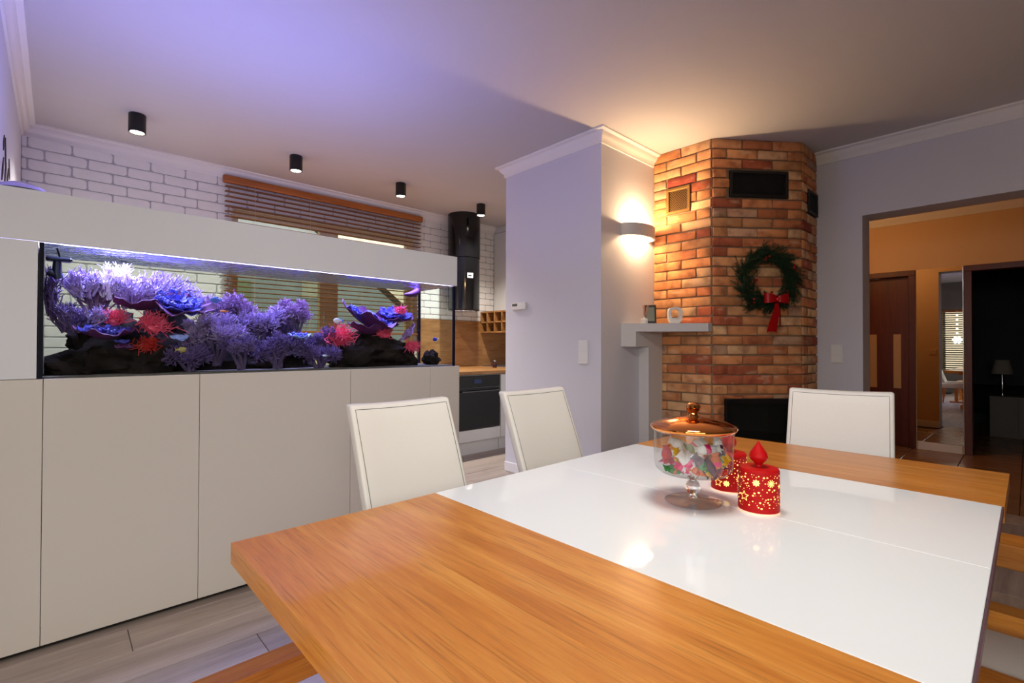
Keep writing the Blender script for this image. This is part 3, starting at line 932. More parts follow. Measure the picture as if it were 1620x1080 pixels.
def anemone(label, c, w, L, n, mt, seed, dirv=(0, -.5, 1), curl=.6):
    r = random.Random(seed)
    t = thing('sea_anemone', label, 'anemone', c)
    dv = Vector(dirv).normalized()
    b = bm_new()
    tube(b, [Vector(c)-dv*.02, Vector(c), Vector(c)+dv*.012], [w*.22, w*.3, w*.2], 12)
    fin('column', b, mt, t)
    b = bm_new()
    for i in range(n):
        d = (dv + Vector((r.gauss(0, .7), r.gauss(0, .5), r.gauss(0, .6)))).normalized()
        p = Vector(c)+Vector((r.gauss(0, .22)*w, r.gauss(0, .12)*w, r.gauss(0, .12)*w))
        sd = Vector((r.uniform(-1, 1), r.uniform(-1, 1), r.uniform(-1, .6)))*curl
        pts = []
        q = p.copy(); dd = d.copy()
        for k in range(4):
            qq = q.copy(); qq.y = min(max(qq.y, AQ+.016), TY1-.014); qq.z = max(qq.z, CT+.014); qq.x = min(max(qq.x, TX0+.014), TX1-.014)
            pts.append(qq); q = q+dd*L/3; dd = (dd+sd*.35).normalized()
        th = .0022
        tube(b, pts, [th, th, th*.9, th*.6], 4)
    fin('tentacles', b, mt, t)
    return t

def fish(label, c, L, hgt, mt, mt2, ang=0.0):
    t = thing('reef_fish', label, 'fish', c)
    ca, sa = math.cos(ang), math.sin(ang)
    def W(x, y, z): return (c[0]+x*ca-y*sa, c[1]+x*sa+y*ca, c[2]+z)
    b = bm_new()
    bmesh.ops.create_uvsphere(b, u_segments=16, v_segments=10, radius=1)
    for v in b.verts:
        x, y, z = v.co
        tap = 1-.35*max(0, x)
        v.co = Vector(W(x*L*.42, y*L*.10*tap, z*hgt*.5*tap))
    fin('body', b, mt, t)
    b = bm_new()
    for s in (-.0015, .0015): pass
    def plate2(pts, th=.0015):
        lo = [b.verts.new(W(x, -th, z)) for x, z in pts]; hi = [b.verts.new(W(x, th, z)) for x, z in pts]
        b.faces.new(lo); b.faces.new(list(reversed(hi)))
        for i in range(len(pts)):
            j = (i+1) % len(pts); b.faces.new((lo[i], hi[i], hi[j], lo[j]))
    plate2([(.34*L, .0), (.58*L, .38*hgt), (.50*L, 0), (.58*L, -.38*hgt)])
    plate2([(-.1*L, .44*hgt), (.2*L, .55*hgt), (.28*L, .22*hgt)])
    plate2([(-.05*L, -.44*hgt), (.15*L, -.6*hgt), (.25*L, -.2*hgt)])
    fin('fins', b, mt2, t, smooth=False)
    return t

# rocks
Z0 = CT+.01
rock('dark reef rock at the far left bottom of the aquarium', (.06, 2.90, 1.09), (.12, .15, .08), 1)
rock('big dark reef rock below the pink anemones', (.30, 2.90, 1.13), (.22, .17, .13), 2)
rock('dark reef rock behind the purple soft corals left of centre', (.62, 2.98, 1.12), (.20, .10, .12), 3)
rock('dark reef rock under the central purple soft corals', (.92, 2.95, 1.10), (.20, .12, .09), 4)
rock('brown reef rock below the right plate corals', (1.45, 2.88, 1.14), (.26, .16, .13), 5)
rock('small brown reef rock at the right end of the reef', (1.68, 2.86, 1.11), (.09, .10, .12), 6)
rock('rounded dark rock alone in the right corner of the aquarium', (1.87, 2.80, 1.115), (.055, .06, .055), 7)
rock('tall dark reef rock behind the left branching corals', (.17, 3.02, 1.22), (.14, .06, .16), 8)
rock('dark reef rock behind the blue left plate coral', (.40, 3.02, 1.24), (.13, .06, .14), 9)

# branching corals at the left, up to the surface
staghorn('pale lavender branching coral touching the water surface, brightest in the tank', (.185, 2.86, 1.40), .17, .19, 90, M['cor_white'], 21, (.1, 0))
staghorn('lavender branching coral leaning right above the blue left plate coral', (.33, 2.92, 1.37), .26, .20, 170, M['cor_lav'], 22, (.30, 0))
staghorn('bushy lavender coral under the brightest branching coral', (.26, 2.84, 1.36), .22, .16, 120, M['cor_lav'], 27, (.1, 0))
staghorn('thin lavender branching coral just right of the surface corals', (.47, 3.0, 1.38), .16, .14, 60, M['cor_lav'], 23, (.1, 0), .003)
staghorn('violet branching coral beside the dark wavemaker pump', (.085, 2.86, 1.40), .14, .15, 80, M['cor_lav'], 24)
staghorn('violet branching coral between the pump coral and the brightest coral', (.13, 2.92, 1.34), .14, .20, 80, M['cor_mauve'], 28)
staghorn('small violet branching coral low at the far left', (.045, 2.80, 1.25), .11, .14, 100, M['cor_pur'], 25)
staghorn('narrow purple branching coral along the left end of the tank', (-.02, 2.8, 1.30), .05, .24, 40, M['cor_pur'], 26)
staghorn('pale twiggy coral between the low plate and the bright coral', (.115, 2.76, 1.28), .08, .10, 22, M['cor_lav'], 29, (.2, 0), .003)
# soft corals in the middle
fluffy('mauve soft coral high behind the orange fish', (.68, 2.98, 1.22), .26, .26, 8, M['cor_mauve'], 31)
fluffy('tall pinkish purple soft coral below the window mullion', (1.01, 2.96, 1.18), .20, .30, 7, M['cor_mauve'], 32)
fluffy('lavender soft coral with two thick trunks at front left of centre', (.585, 2.78, 1.10), .24, .26, 8, M['cor_lav'], 33)
fluffy('pale purple soft coral in front of the yellow fish', (.495, 2.80, 1.09), .12, .25, 5, M['cor_lav'], 34)
fluffy('dark purple soft coral low at the centre front', (.86, 2.74, 1.08), .24, .17, 8, M['cor_pur'], 35)
fluffy('purple soft coral right of the two trunk coral', (.80, 2.92, 1.14), .24, .27, 8, M['cor_lav'], 36)
fluffy('small dark purple soft coral near the front glass left of centre', (.68, 2.72, 1.08), .18, .16, 6, M['cor_pur'], 37)
fluffy('grey purple soft coral left of the pink anemone', (1.12, 2.80, 1.12), .16, .18, 6, M['cor_pur'], 38)
fluffy('dim violet soft coral on the tank floor left of centre', (.47, 2.74, 1.075), .18, .11, 6, M['cor_pur'], 39)
fluffy('dim violet soft coral on the tank floor right of centre', (1.08, 2.74, 1.075), .22, .12, 7, M['cor_pur'], 40)
fluffy('violet soft coral filling the gap behind the centre corals', (.92, 3.0, 1.12), .24, .26, 8, M['cor_pur'], 41)
# plates
plate('big blue ruffled plate coral above the pink anemones', (.43, 2.80, 1.36), .125, rad(38), rad(8), M['cor_blue'], 51, 4, .014, 90)
plate('dark maroon plate coral joining the big blue plate on its left', (.28, 2.80, 1.36), .11, rad(6), 0, M['cor_maroon'], 59, 1)
plate('low blue plate coral with wavy rim at lower left', (.16, 2.75, 1.225), .10, rad(12), 0, M['cor_blue'], 52, 2, .014, 60)
plate('upper violet plate coral at the right end of the reef', (1.61, 2.88, 1.36), .13, rad(30), rad(-10), M['cor_blue'], 53, 3, .020, 50)
plate('wide blue plate coral tipped up to the left', (1.44, 2.86, 1.32), .19, rad(24), rad(40), M['cor_blue'], 54, 3, .014, 110)
plate('dark plate coral under the wide tipped blue plate', (1.40, 2.80, 1.27), .13, rad(4), rad(60), M['cor_maroon'], 60, 1)
plate('pale mauve plate coral hanging at the right end of the reef', (1.71, 2.80, 1.27), .07, rad(-50), rad(90), M['cor_mauve'], 55, 1)
plate('small pale blue plate coral under the pink anemone', (.42, 2.72, 1.225), .035, rad(30), rad(0), M['cor_pale_blue'], 56, 1)
plate('round pale blue button coral among the purple soft corals', (.965, 2.72, 1.235), .055, rad(14), 0, M['cor_pale_blue'], 57, 2, .008, 40)
plate('vivid blue cup coral below the low left plate', (.215, 2.71, 1.185), .032, rad(20), 0, M['cor_blue'], 58, 2)
# anemones
anemone('pink anemone tuft left of the big blue plate coral', (.185, 2.77, 1.31), .07, .045, 130, M['cor_pink'], 61)
anemone('wide pink and red anemone below the big blue plate coral', (.32, 2.76, 1.29), .13, .05, 190, M['cor_pink'], 62, (.4, -.4, .5))
anemone('dark red anemone on the big rock at lower left', (.30, 2.72, 1.20), .09, .035, 150, M['cor_red'], 63, (.2, -.8, .2))
anemone('coral pink anemone with long curling tentacles right of centre', (1.21, 2.80, 1.245), .16, .075, 230, M['cor_pink'], 64, (0, -.5, .2), 1.1)
anemone('pink anemone tuft between the right plate corals', (1.50, 2.77, 1.27), .09, .045, 110, M['cor_pink'], 65)
anemone('pink anemone on the right end of the reef', (1.69, 2.78, 1.20), .08, .05, 150, M['cor_pink'], 66, (.6, -.5, 0))
anemone('pale pink anemone on top of the upper right plate coral', (1.65, 2.84, 1.42), .07, .04, 90, M['cor_pink'], 67)
# fish
M['f_blue'] = mat('fish_blue', (90, 120, 220), .4); M['f_yel'] = mat('fish_tan', (180, 160, 96), .4); M['f_or'] = mat('fish_orange', (240, 140, 90), .4)
M['f_wh'] = mat('fish_white', (220, 225, 240), .3); M['f_deep'] = mat('fish_deep_blue', (40, 60, 200), .4)
fish('bright blue fish near the top left of centre', (.57, 2.75, 1.425), .06, .03, M['f_blue'], M['f_blue'], .3)
fish('pale yellow fish over the rock below the plate coral', (.43, 2.71, 1.18), .055, .025, M['f_yel'], M['f_yel'], 3.3)
fish('small orange fish above the soft corals', (.60, 2.72, 1.37), .04, .012, M['f_or'], M['f_or'], .1)
fish('silvery blue fish left of the wide plate coral', (1.19, 2.75, 1.345), .065, .032, M['f_wh'], M['f_blue'], .1)
fish('thin white fish low in front of the soft corals', (1.10, 2.70, 1.145), .045, .012, M['f_wh'], M['f_wh'], .1)
fish('deep blue and white fish in the clear right corner', (1.86, 2.74, 1.245), .055, .026, M['f_deep'], M['f_wh'], .2)
# pump
t = thing('wavemaker_pump', 'dark blue wavemaker pump near the left end of the tank', 'pump', (0.0, 2.75, 1.46))
M['pump'] = mat('pump_dark_blue', (20, 24, 60), .4)
b = bm_new(); box(b, -.036, .045, 2.72, 2.77, 1.545, 1.562, .006); fin('mount_plate', b, M['pump'], t)
b = bm_new(); tube(b, [(0.0, 2.745, 1.55), (-.002, 2.745, 1.50), (.004, 2.745, 1.475)], [.013, .016, .016], 14); fin('motor', b, M['pump'], t)
b = bm_new(); tube(b, [(.004, 2.745, 1.485), (-.028, 2.745, 1.50)], [.012, .016], 14); fin('nozzle', b, M['pump'], t)
b = bm_new(); tube(b, [(.008, 2.745, 1.56), (-.002, 2.74, 1.60)], .0035, 8); fin('cable', b, M['black'], t)
# overflow elbow at the right back
t = thing('overflow_spout', 'mottled purple spout at the water line near the right end', 'spout', (1.76, 2.95, 1.55))
b = bm_new(); tube(b, [(1.86, 2.95, 1.60), (1.84, 2.95, 1.575), (1.78, 2.93, 1.556), (1.73, 2.92, 1.553)], [.022, .026, .018, .006], 14); fin('body', b, M['cor_maroon'], t)

# ------------------------------------------------------------------ brick fireplace in the corner
FA, FB, FC = Vector((3.972, CY0)), Vector((3.972, 1.805)), Vector((4.607, 1.309))
FD = Vector((RW, 1.309))
IN = .014
fireplace = thing('fireplace', 'corner fireplace of reclaimed orange brick reaching the ceiling', 'fireplace', (4.5, 1.9, 0))
uf = (FC-FB).normalized()
nf_ = Vector((-uf.y, uf.x))            # points into the chimney
if nf_.dot(Vector((1, 1))) < 0: nf_ = -nf_
b = bm_new()
# mortar core, a little behind the brick faces, with the firebox niche left out
FB2 = Vector((FB.x+IN, FB.y+IN*.55)); FC2 = Vector((FC.x+IN*.35, FC.y+IN))
FLEN = (FC-FB).length
def fpt(s, d=0.0): return (FB.x+uf.x*s+nf_.x*d, FB.y+uf.y*s+nf_.y*d)
S0, S1, ZF0, ZF1 = .113, .70, .22, .765
prism(b, [(FA.x+IN, FA.y), (RW, FA.y), (RW, FD.y+IN), (FC2.x, FC2.y), (FB2.x, FB2.y)], ZF1, H)
prism(b, [(FA.x+IN, FA.y), (RW, FA.y), (RW, FD.y+IN), (FC2.x, FC2.y), (FB2.x, FB2.y)], 0, ZF0)
prism(b, [(FA.x+IN, FA.y), fpt(S0, .45), fpt(S0, IN), (FB2.x, FB2.y)], ZF0, ZF1)
prism(b, [(RW, FD.y+IN), (FC2.x, FC2.y), fpt(S1, IN), fpt(S1, .4)], ZF0, ZF1)
prism(b, [(FA.x+IN, FA.y), (RW, FA.y), (RW, FD.y+IN), fpt(S1, .4), fpt(S0, .45)], ZF0, ZF1)
fin('chimney_core', b, M['mortar_r'], fireplace, smooth=False)
brick_cols = [((214, 152, 100), 30), ((208, 138, 86), 30), ((198, 120, 74), 22), ((222, 174, 126), 18), ((178, 94, 60), 9), ((150, 62, 42), 4), ((198, 154, 120), 7)]
bmats = []
def brick_mat(i, rgb):
    m, nt, bs, out = new_mat('reclaimed_brick_%d' % i)
    N = nt.nodes; L = nt.links
    tc = N.new('ShaderNodeTexCoord'); oi = N.new('ShaderNodeObjectInfo')
    ml = N.new('ShaderNodeVectorMath'); ml.operation = 'SCALE'; ml.inputs[0].default_value = (13., 29., 5.)
    L.new(oi.outputs['Random'], ml.inputs['Scale'])
    ad = N.new('ShaderNodeVectorMath'); ad.operation = 'ADD'
    L.new(tc.outputs['Object'], ad.inputs[0]); L.new(ml.outputs[0], ad.inputs[1])
    n1 = N.new('ShaderNodeTexNoise'); n1.inputs['Scale'].default_value = 11; n1.inputs['Detail'].default_value = 6; L.new(ad.outputs[0], n1.inputs['Vector'])
    mp = N.new('ShaderNodeMapping'); mp.inputs['Scale'].default_value = (5, 9, 14); L.new(ad.outputs[0], mp.inputs['Vector'])
    n2 = N.new('ShaderNodeTexNoise'); n2.inputs['Scale'].default_value = 1.3; n2.inputs['Detail'].default_value = 5; L.new(mp.outputs[0], n2.inputs['Vector'])
    cr = N.new('ShaderNodeValToRGB'); e = cr.color_ramp.elements
    c = lin(rgb)
    e[0].position = .3; e[0].color = (c[0]*.62, c[1]*.52, c[2]*.5, 1)
    e[1].position = .72; e[1].color = (min(1, c[0]*1.15), min(1, c[1]*1.2), min(1, c[2]*1.22), 1)
    em = e.new(.5); em.color = (*c, 1)
    L.new(n1.outputs['Fac'], cr.inputs['Fac'])
    mr = N.new('ShaderNodeMapRange'); mr.inputs['From Min'].default_value = .58; mr.inputs['From Max'].default_value = .72; mr.inputs['To Max'].default_value = .55
    L.new(n2.outputs['Fac'], mr.inputs['Value'])
    mx = N.new('ShaderNodeMix'); mx.data_type = 'RGBA'
    L.new(mr.outputs[0], mx.inputs[0]); L.new(cr.outputs[0], mx.inputs[6]); mx.inputs[7].default_value = (*lin((222, 188, 150)), 1)
    hs = N.new('ShaderNodeHueSaturation'); m2 = N.new('ShaderNodeMapRange'); m2.inputs['To Min'].default_value = .85; m2.inputs['To Max'].default_value = 1.15
    L.new(oi.outputs['Random'], m2.inputs['Value']); L.new(m2.outputs[0], hs.inputs['Value']); L.new(mx.outputs[2], hs.inputs['Color'])
    L.new(hs.outputs[0], bs.inputs['Base Color']); bs.inputs['Roughness'].default_value = .85
    bp = N.new('ShaderNodeBump'); bp.inputs['Strength'].default_value = .5; bp.inputs['Distance'].default_value = .006
    L.new(n1.outputs['Fac'], bp.inputs['Height']); L.new(bp.outputs[0], bs.inputs['Normal'])
    return m
for i, (c, wgt) in enumerate(brick_cols):
    bmats.append((brick_mat(i, c), wgt))
bm_pool = [m for m, wgt in bmats for _ in range(wgt)]
RH = .0822
rb = {'full': [brick_mesh(.25, .068, .035, .0035, .004, 300+i) for i in range(6)], 'half': [brick_mesh(.12, .068, .035, .0035, .004, 320+i) for i in range(4)]}
for k in rb:
    for me in rb[k]: me.materials.append(bmats[0][0])
def brick_face(P0, u, length, patA, patB, holes, zmin=0.0):
    ang = math.atan2(u.y, u.x)
    k = 0
    z = H
    while z - RH > zmin-.02:
        pat = patA if k % 2 == 0 else patB
        s = 0.0
        for L in pat:
            a, c = s+.006, s+L-.006
            if s < .001: a = .012
            if s+L > length-.001: c = length-.012
            a += rnd.uniform(-.002, .003); c += rnd.uniform(-.003, .002)
            for (a2, c2, lo, hi) in rect_minus((a, c, max(z-RH+.006, .002), z-.006+(.004 if k == 0 else 0)), holes, .02):
                cls = 'full' if c2-a2 > .17 else 'half'
                L0 = .25 if cls == 'full' else .12
                m_ = (a2+c2)/2
                mt_ = rnd.choice(bm_pool)
                put('brick', rnd.choice(rb[cls]), fireplace, (P0.x+u.x*m_, P0.y+u.y*m_, (lo+hi)/2), ang, ((c2-a2)/L0, 1, (hi-lo)/.068), mt_)
            s += L
        z -= RH; k += 1
Lf = (FB-FA).length
VL = (.139, .36, 2.373, 2.60)                     # vent on left face (distance from wall, z)
VF = (.155, .672, 2.455, 2.678)
VR = (.125, .395, 2.368, 2.57)
brick_face(FA, Vector((0, -1)), Lf, [Lf/2, Lf/2], [Lf/4, Lf/2, Lf/4], [VL], .35)
q = FLEN/3
brick_face(FB, uf, FLEN, [q, q, q], [q/2, q, q, q/2], [VF, (S0-.004, S1+.004, ZF0-.01, ZF1+.004)], .35)
brick_face(FC, Vector((1, 0)), .41, [.27, .14], [.135, .275], [VR], .35)

def face_box(b, P0, u, n, s0, s1, d0, d1, z0, z1, bev=.002):
    """box on a face: s along, d depth into the wall (negative = proud)"""
    t0 = len(b.verts)
    before = set(b.verts)
    box(b, s0, s1, d0, d1, z0, z1, bev, 1)
    for v in b.verts:
        if v not in before:
            s, d, z = v.co
            v.co = Vector((P0.x+u.x*s+n.x*d, P0.y+u.y*s+n.y*d, z))
def vent(P0, u, n, V, frame_m, lattice, label):
    t = thing('vent_grille', label, 'vent', (P0.x+u.x*(V[0]+V[1])/2, P0.y+u.y*(V[0]+V[1])/2, V[2]), 'chimney vents')
    w = .024
    b = bm_new()
    face_box(b, P0, u, n, V[0], V[1], -.012, .014, V[2], V[2]+w); face_box(b, P0, u, n, V[0], V[1], -.012, .014, V[3]-w, V[3])
    face_box(b, P0, u, n, V[0], V[0]+w, -.012, .014, V[2]+w, V[3]-w); face_box(b, P0, u, n, V[1]-w, V[1], -.012, .014, V[2]+w, V[3]-w)
    fin('frame', b, frame_m, t)
    b = bm_new(); face_box(b, P0, u, n, V[0]+w, V[1]-w, .010, .0135, V[2]+w, V[3]-w, 0)
    fin('back', b, M['black'], t, smooth=False)
    b = bm_new()
    def P(s, z, d=.002): return (P0.x+u.x*s+n.x*d, P0.y+u.y*s+n.y*d, z)
    a0, a1, z0, z1 = V[0]+w, V[1]-w, V[2]+w, V[3]-w
    step = lattice
    k = a0-(z1-z0)
    while k < a1:
        for sg in (1, -1):
            # diagonal clipped to the opening
            pts = []
            s_lo, s_hi = max(k, a0), min(k+(z1-z0), a1)
            if s_hi-s_lo > .004:
                if sg == 1: pts = [P(s_lo, z0+s_lo-k), P(s_hi, z0+s_hi-k)]
                else: pts = [P(s_lo, z1-(s_lo-k)), P(s_hi, z1-(s_hi-k))]
                tube(b, pts, .0022, 4)
        k += step
    fin('lattice', b, frame_m, t)
M['brass'] = mat('aged_brass', (150, 112, 60), .4, metal=.6)
M['ventblack'] = mat('vent_black', (24, 22, 20), .6)
vent(FA, Vector((0, -1)), Vector((1, 0)), VL, M['brass'], .022, 'small brass lattice vent beside the wall sconce')
vent(FB, uf, nf_, VF, M['ventblack'], .016, 'wide black vent grille at the top of the brick chimney')
vent(FC, Vector((1, 0)), Vector((0, 1)), VR, M['ventblack'], .018, 'black vent on the narrow right side of the chimney')
# firebox
t = thing('fireplace_insert', 'black steel fireplace insert with dark glass door', 'fireplace insert', (*fpt(.4, .1), ZF0))
b = bm_new()
for (a, c, z0, z1) in ((S0, S1, ZF1-.045, ZF1), (S0, S1, ZF0, ZF0+.045), (S0, S0+.04, ZF0+.045, ZF1-.045), (S1-.04, S1, ZF0+.045, ZF1-.045)):
    face_box(b, FB, uf, nf_, a, c, -.02, .06, z0, z1)
fin('frame', b, M['black'], t)
b = bm_new()
face_box(b, FB, uf, nf_, S0, S1, .30, .32, ZF0, ZF1, 0)
face_box(b, FB, uf, nf_, S0+.001, S0+.02, .061, .30, ZF0, ZF1, 0); face_box(b, FB, uf, nf_, S1-.02, S1-.001, .061, .30, ZF0, ZF1, 0)
face_box(b, FB, uf, nf_, S0+.02, S1-.02, .061, .30, ZF0, ZF0+.02, 0); face_box(b, FB, uf, nf_, S0+.02, S1-.02, .061, .30, ZF1-.02, ZF1, 0)
fin('firebox', b, M['ventblack'], t, smooth=False)
b = bm_new(); face_box(b, FB, uf, nf_, S0+.04, S1-.04, .012, .016, ZF0+.045, ZF1-.045, 0)
fin('glass_door', b, M['glass'], t, smooth=False)
b = bm_new()
for k, (s, d, z, l) in enumerate(((.25, .16, ZF0+.06, .28), (.32, .22, ZF0+.07, .26), (.28, .18, ZF0+.13, .24))):
    p0 = fpt(s, d); p1 = fpt(s+l, d+(.03 if k % 2 else -.03)); tube(b, [(*p0, z), (*p1, z+.01)], .035, 10)
fin('log', b, mat('charred_log', (40, 30, 26), .9, var=.4, vscale=30, bump=.6), t)

# ------------------------------------------------------------------ mantel shelf beside the chimney
t = thing('mantel_shelf', 'white triangular plaster shelf on a stepped pillar beside the chimney', 'shelf', (3.8, 2.2, 0))
GP = FA.x-.003
b = bm_new(); prism(b, [(3.466, CY0), (3.905, 1.805), (GP, 1.805), (GP, CY0)], 1.327, 1.396); fin('shelf', b, M['plaster'], t, smooth=False)
b = bm_new(); prism(b, [(3.466, CY0), (3.542, 2.257), (GP, 2.257), (GP, CY0)], 1.20, 1.327); fin('bracket', b, M['plaster'], t, smooth=False)
b = bm_new(); box(b, 3.742, GP, 2.257, CY0, 0, 1.20); fin('pillar', b, M['plaster'], t, smooth=False)

# reed diffuser
t = thing('reed_diffuser', 'small white reed diffuser with thin sticks on the white shelf', 'diffuser', (3.62, 2.225, 1.396))
cx, cy, zz = 3.62, 2.225, 1.396
b = bm_new(); lathe(b, [(0, zz), (.026, zz), (.028, zz+.004), (.028, zz+.036), (.024, zz+.042), (.010, zz+.044), (.010, zz+.056), (.0, zz+.056)], cx, cy, 24); fin('bottle', b, M['plastic_w'], t)
for k, (dx, dy) in enumerate(((.03, -.03), (.02, .005), (-.01, .01), (.035, -.015), (.0, -.03), (-.015, -.01))):
    b = bm_new(); tube(b, [(cx, cy, zz+.04), (cx+dx*.9, cy+dy*.9, zz+.155)], .0022, 5); fin('reed', b, mat('reed_tan', (196, 140, 116), .7) if k == 0 else bpy.data.materials['reed_tan'], t)
# photo frame (digital frame) leaning
t = thing('photo_frame', 'small black frame with grey screen standing on the white shelf', 'frame', (3.70, 2.17, 1.396))
fu = Vector((.62, -.785)); fn = Vector((.785, .62))
def fr(s, d, z, lean=.18): return (3.69+fu.x*s+fn.x*(d+lean*(z-1.396)), 2.215+fu.y*s+fn.y*(d+lean*(z-1.396)), z)
def frame_box(b, s0, s1, d0, d1, z0, z1):
    before = set(b.verts); box(b, s0, s1, d0, d1, z0, z1, .002, 1)
    for v in b.verts:
        if v not in before: v.co = Vector(fr(*v.co))
b = bm_new(); frame_box(b, -.045, .055, 0, .010, 1.3965, 1.558); fin('body', b, M['black'], t)
b = bm_new(); frame_box(b, -.030, .041, -.0012, .001, 1.418, 1.538); fin('screen', b, M['lcd'], t)
b = bm_new(); tube(b, [fr(0, .012, 1.50), (3.69+fn.x*.085, 2.215+fn.y*.085, 1.398)], .004, 6); fin('stand', b, M['black'], t)
# white ring lantern
t = thing('ring_vase', 'white ceramic ring shaped lantern on the white shelf', 'vase', (3.80, 2.045, 1.396))
ru = Vector((.70, -.714)); rn_ = Vector((.714, .70))
def ring_pt(s, d, z): return Vector((3.80+ru.x*s+rn_.x*d, 2.045+ru.y*s+rn_.y*d, 1.396+z))
b = bm_new()
out_p, in_p = [], []
N_ = 40
for k in range(N_):
    a = 2*PI*k/N_
    # outer: rounded square, narrower at the bottom; inner: oval set high
    ca, sa = math.cos(a), math.sin(a)
    e_ = 3.2
    qx = abs(ca)**(2/e_)*math.copysign(1, ca); qz = abs(sa)**(2/e_)*math.copysign(1, sa)
    zo = .068+.068*qz
    wo = .061*(1-.12*(1-zo/.136))
    out_p.append((wo*qx, zo)); in_p.append((.040*ca if sa > 0 else .040*ca, .078+.044*sa))
rings = []
for d in (-.03, .03):
    rings.append(([b.verts.new(ring_pt(s, d*.92, z)) for s, z in out_p], [b.verts.new(ring_pt(s, d, z)) for s, z in in_p]))
for k in range(N_):
    j = (k+1) % N_
    (o0, i0), (o1, i1) = rings
    b.faces.new((o0[k], o0[j], i0[j], i0[k])); b.faces.new((o1[k], i1[k], i1[j], o1[j]))
    b.faces.new((o0[k], o1[k], o1[j], o0[j])); b.faces.new((i0[k], i0[j], i1[j], i1[k]))
fin('body', b, M['plastic_w'], t, ang=50)
b = bm_new(); p = ring_pt(0, 0, .036); lathe(b, [(0, p.z), (.018, p.z), (.018, p.z+.012), (0, p.z+.012)], p.x, p.y, 20); fin('tealight', b, M['plastic_w'], t)

# ------------------------------------------------------------------ wall sconce
t = thing('wall_sconce', 'white half round plaster wall sconce lit warm above the shelf', 'sconce', (3.68, CY0, 2.14))
b = bm_new()
nseg = 28
prof = []
sx0, sx1 = 3.464, 3.90
scx, shw, sdp = (sx0+sx1)/2, (sx1-sx0)/2, .135
def arc(k, w, d): 
    a = PI*k/nseg
    return (scx-w*math.cos(a), CY0-d*math.sin(a)**.8)
rows = []
for (w, d, z) in ((shw, sdp, 2.14), (shw, sdp, 2.243), (shw-.018, sdp-.018, 2.243), (shw-.018, sdp-.018, 2.14)):
    rows.append([b.verts.new((*arc(k, w, d), z)) for k in range(nseg+1)])
for r0, r1 in ((0, 1), (1, 2), (2, 3), (3, 0)):
    for k in range(nseg):
        b.faces.new((rows[r0][k], rows[r0][k+1], rows[r1][k+1], rows[r1][k]))
fin('shade', b, M['plaster'], t, ang=50)
b = bm_new(); box(b, 3.60, 3.76, CY0-.02, CY0-.001, 2.165, 2.215, .003); fin('wall_plate', b, M['plaster'], t)
b = bm_new(); tube(b, [(3.62, CY0-.06, 2.19), (3.74, CY0-.06, 2.19)], .011, 12); tube(b, [(3.68, CY0-.06, 2.19), (3.68, CY0-.02, 2.19)], .008, 8); fin('bulb', b, M['bulb'], t)
for nm, dz, en in (('sconce_lamp_up', .035, 20), ('sconce_lamp_down', -.035, 3.5)):
    d = bpy.data.lights.new(nm, 'POINT'); d.energy = en; d.color = (1.0, .66, .34); d.shadow_soft_size = .025
    o = bpy.data.objects.new(nm, d); col.objects.link(o); o.location = (3.68, CY0-.06, 2.19+dz)

# ------------------------------------------------------------------ christmas wreath
WS, WZ, WR = .455, 1.765, .205
t = thing('christmas_wreath', 'green fir wreath with red berries hanging on the brick chimney', 'wreath', (*fpt(WS, -.06), WZ-.25))
def wpt(a, r_, d): 
    x, y = fpt(WS+r_*math.cos(a), d); return Vector((x, y, WZ+r_*1.06*math.sin(a)))
b = bm_new()
ring = [wpt(2*PI*k/40, WR, -.045) for k in range(41)]
tube(b, ring, .014, 8); fin('ring_base', b, M['needle'], t)
b = bm_new()
rw = random.Random(5)
for k in range(430):
    a = rw.uniform(0, 2*PI)
    p = wpt(a, WR+rw.uniform(-.06, .045), rw.uniform(-.08, -.02))
    ta = wpt(a-.25, WR, -.045)-wpt(a, WR, -.045); ta.normalize()
    ro = wpt(a, WR+.1, -.045)-wpt(a, WR, -.045); ro.normalize()
    d = (ta*rw.uniform(.3, 1.0)+ro*rw.uniform(-.6, 1.0)+Vector((-nf_.x, -nf_.y, 0))*rw.uniform(-.05, .55)).normalized()
    Ls = rw.uniform(.06, .12)
    tip = p+d*Ls
    sdv = d.orthogonal().normalized(); s2 = d.cross(sdv)
    tube(b, [p, tip], [.0018, .001], 3, False)
    for j in range(26):
        f = j/26; q0 = p.lerp(tip, f); an = j*2.4
        nd = (d*.8+(sdv*math.cos(an)+s2*math.sin(an))*.85).normalized()
        ln = .036*(1-.35*f)
        s3 = nd.orthogonal().normalized()*.0030
        v0 = b.verts.new(q0-s3); v1 = b.verts.new(q0+s3); v2 = b.verts.new(q0+nd*ln)
        b.faces.new((v0, v1, v2))
fo = fin('foliage', b, M['needle'], t, smooth=False, recalc=False); fo['kind'] = 'stuff'
for k, (a, rr_, n_) in enumerate(((1.75, .15, 4), (.42, .225, 5), (3.2, .135, 2), (4.0, .21, 2), (5.6, .20, 3), (4.75, .11, 1))):
    for j in range(n_):
        p = wpt(a+rw.uniform(-.12, .12), rr_+rw.uniform(-.02, .02), -.085+rw.uniform(-.015, .01))
        b = bm_new(); bmesh.ops.create_icosphere(b, subdivisions=2, radius=.011)
        for v in b.verts: v.co += p
        fin('berry', b, M['berry'], t)
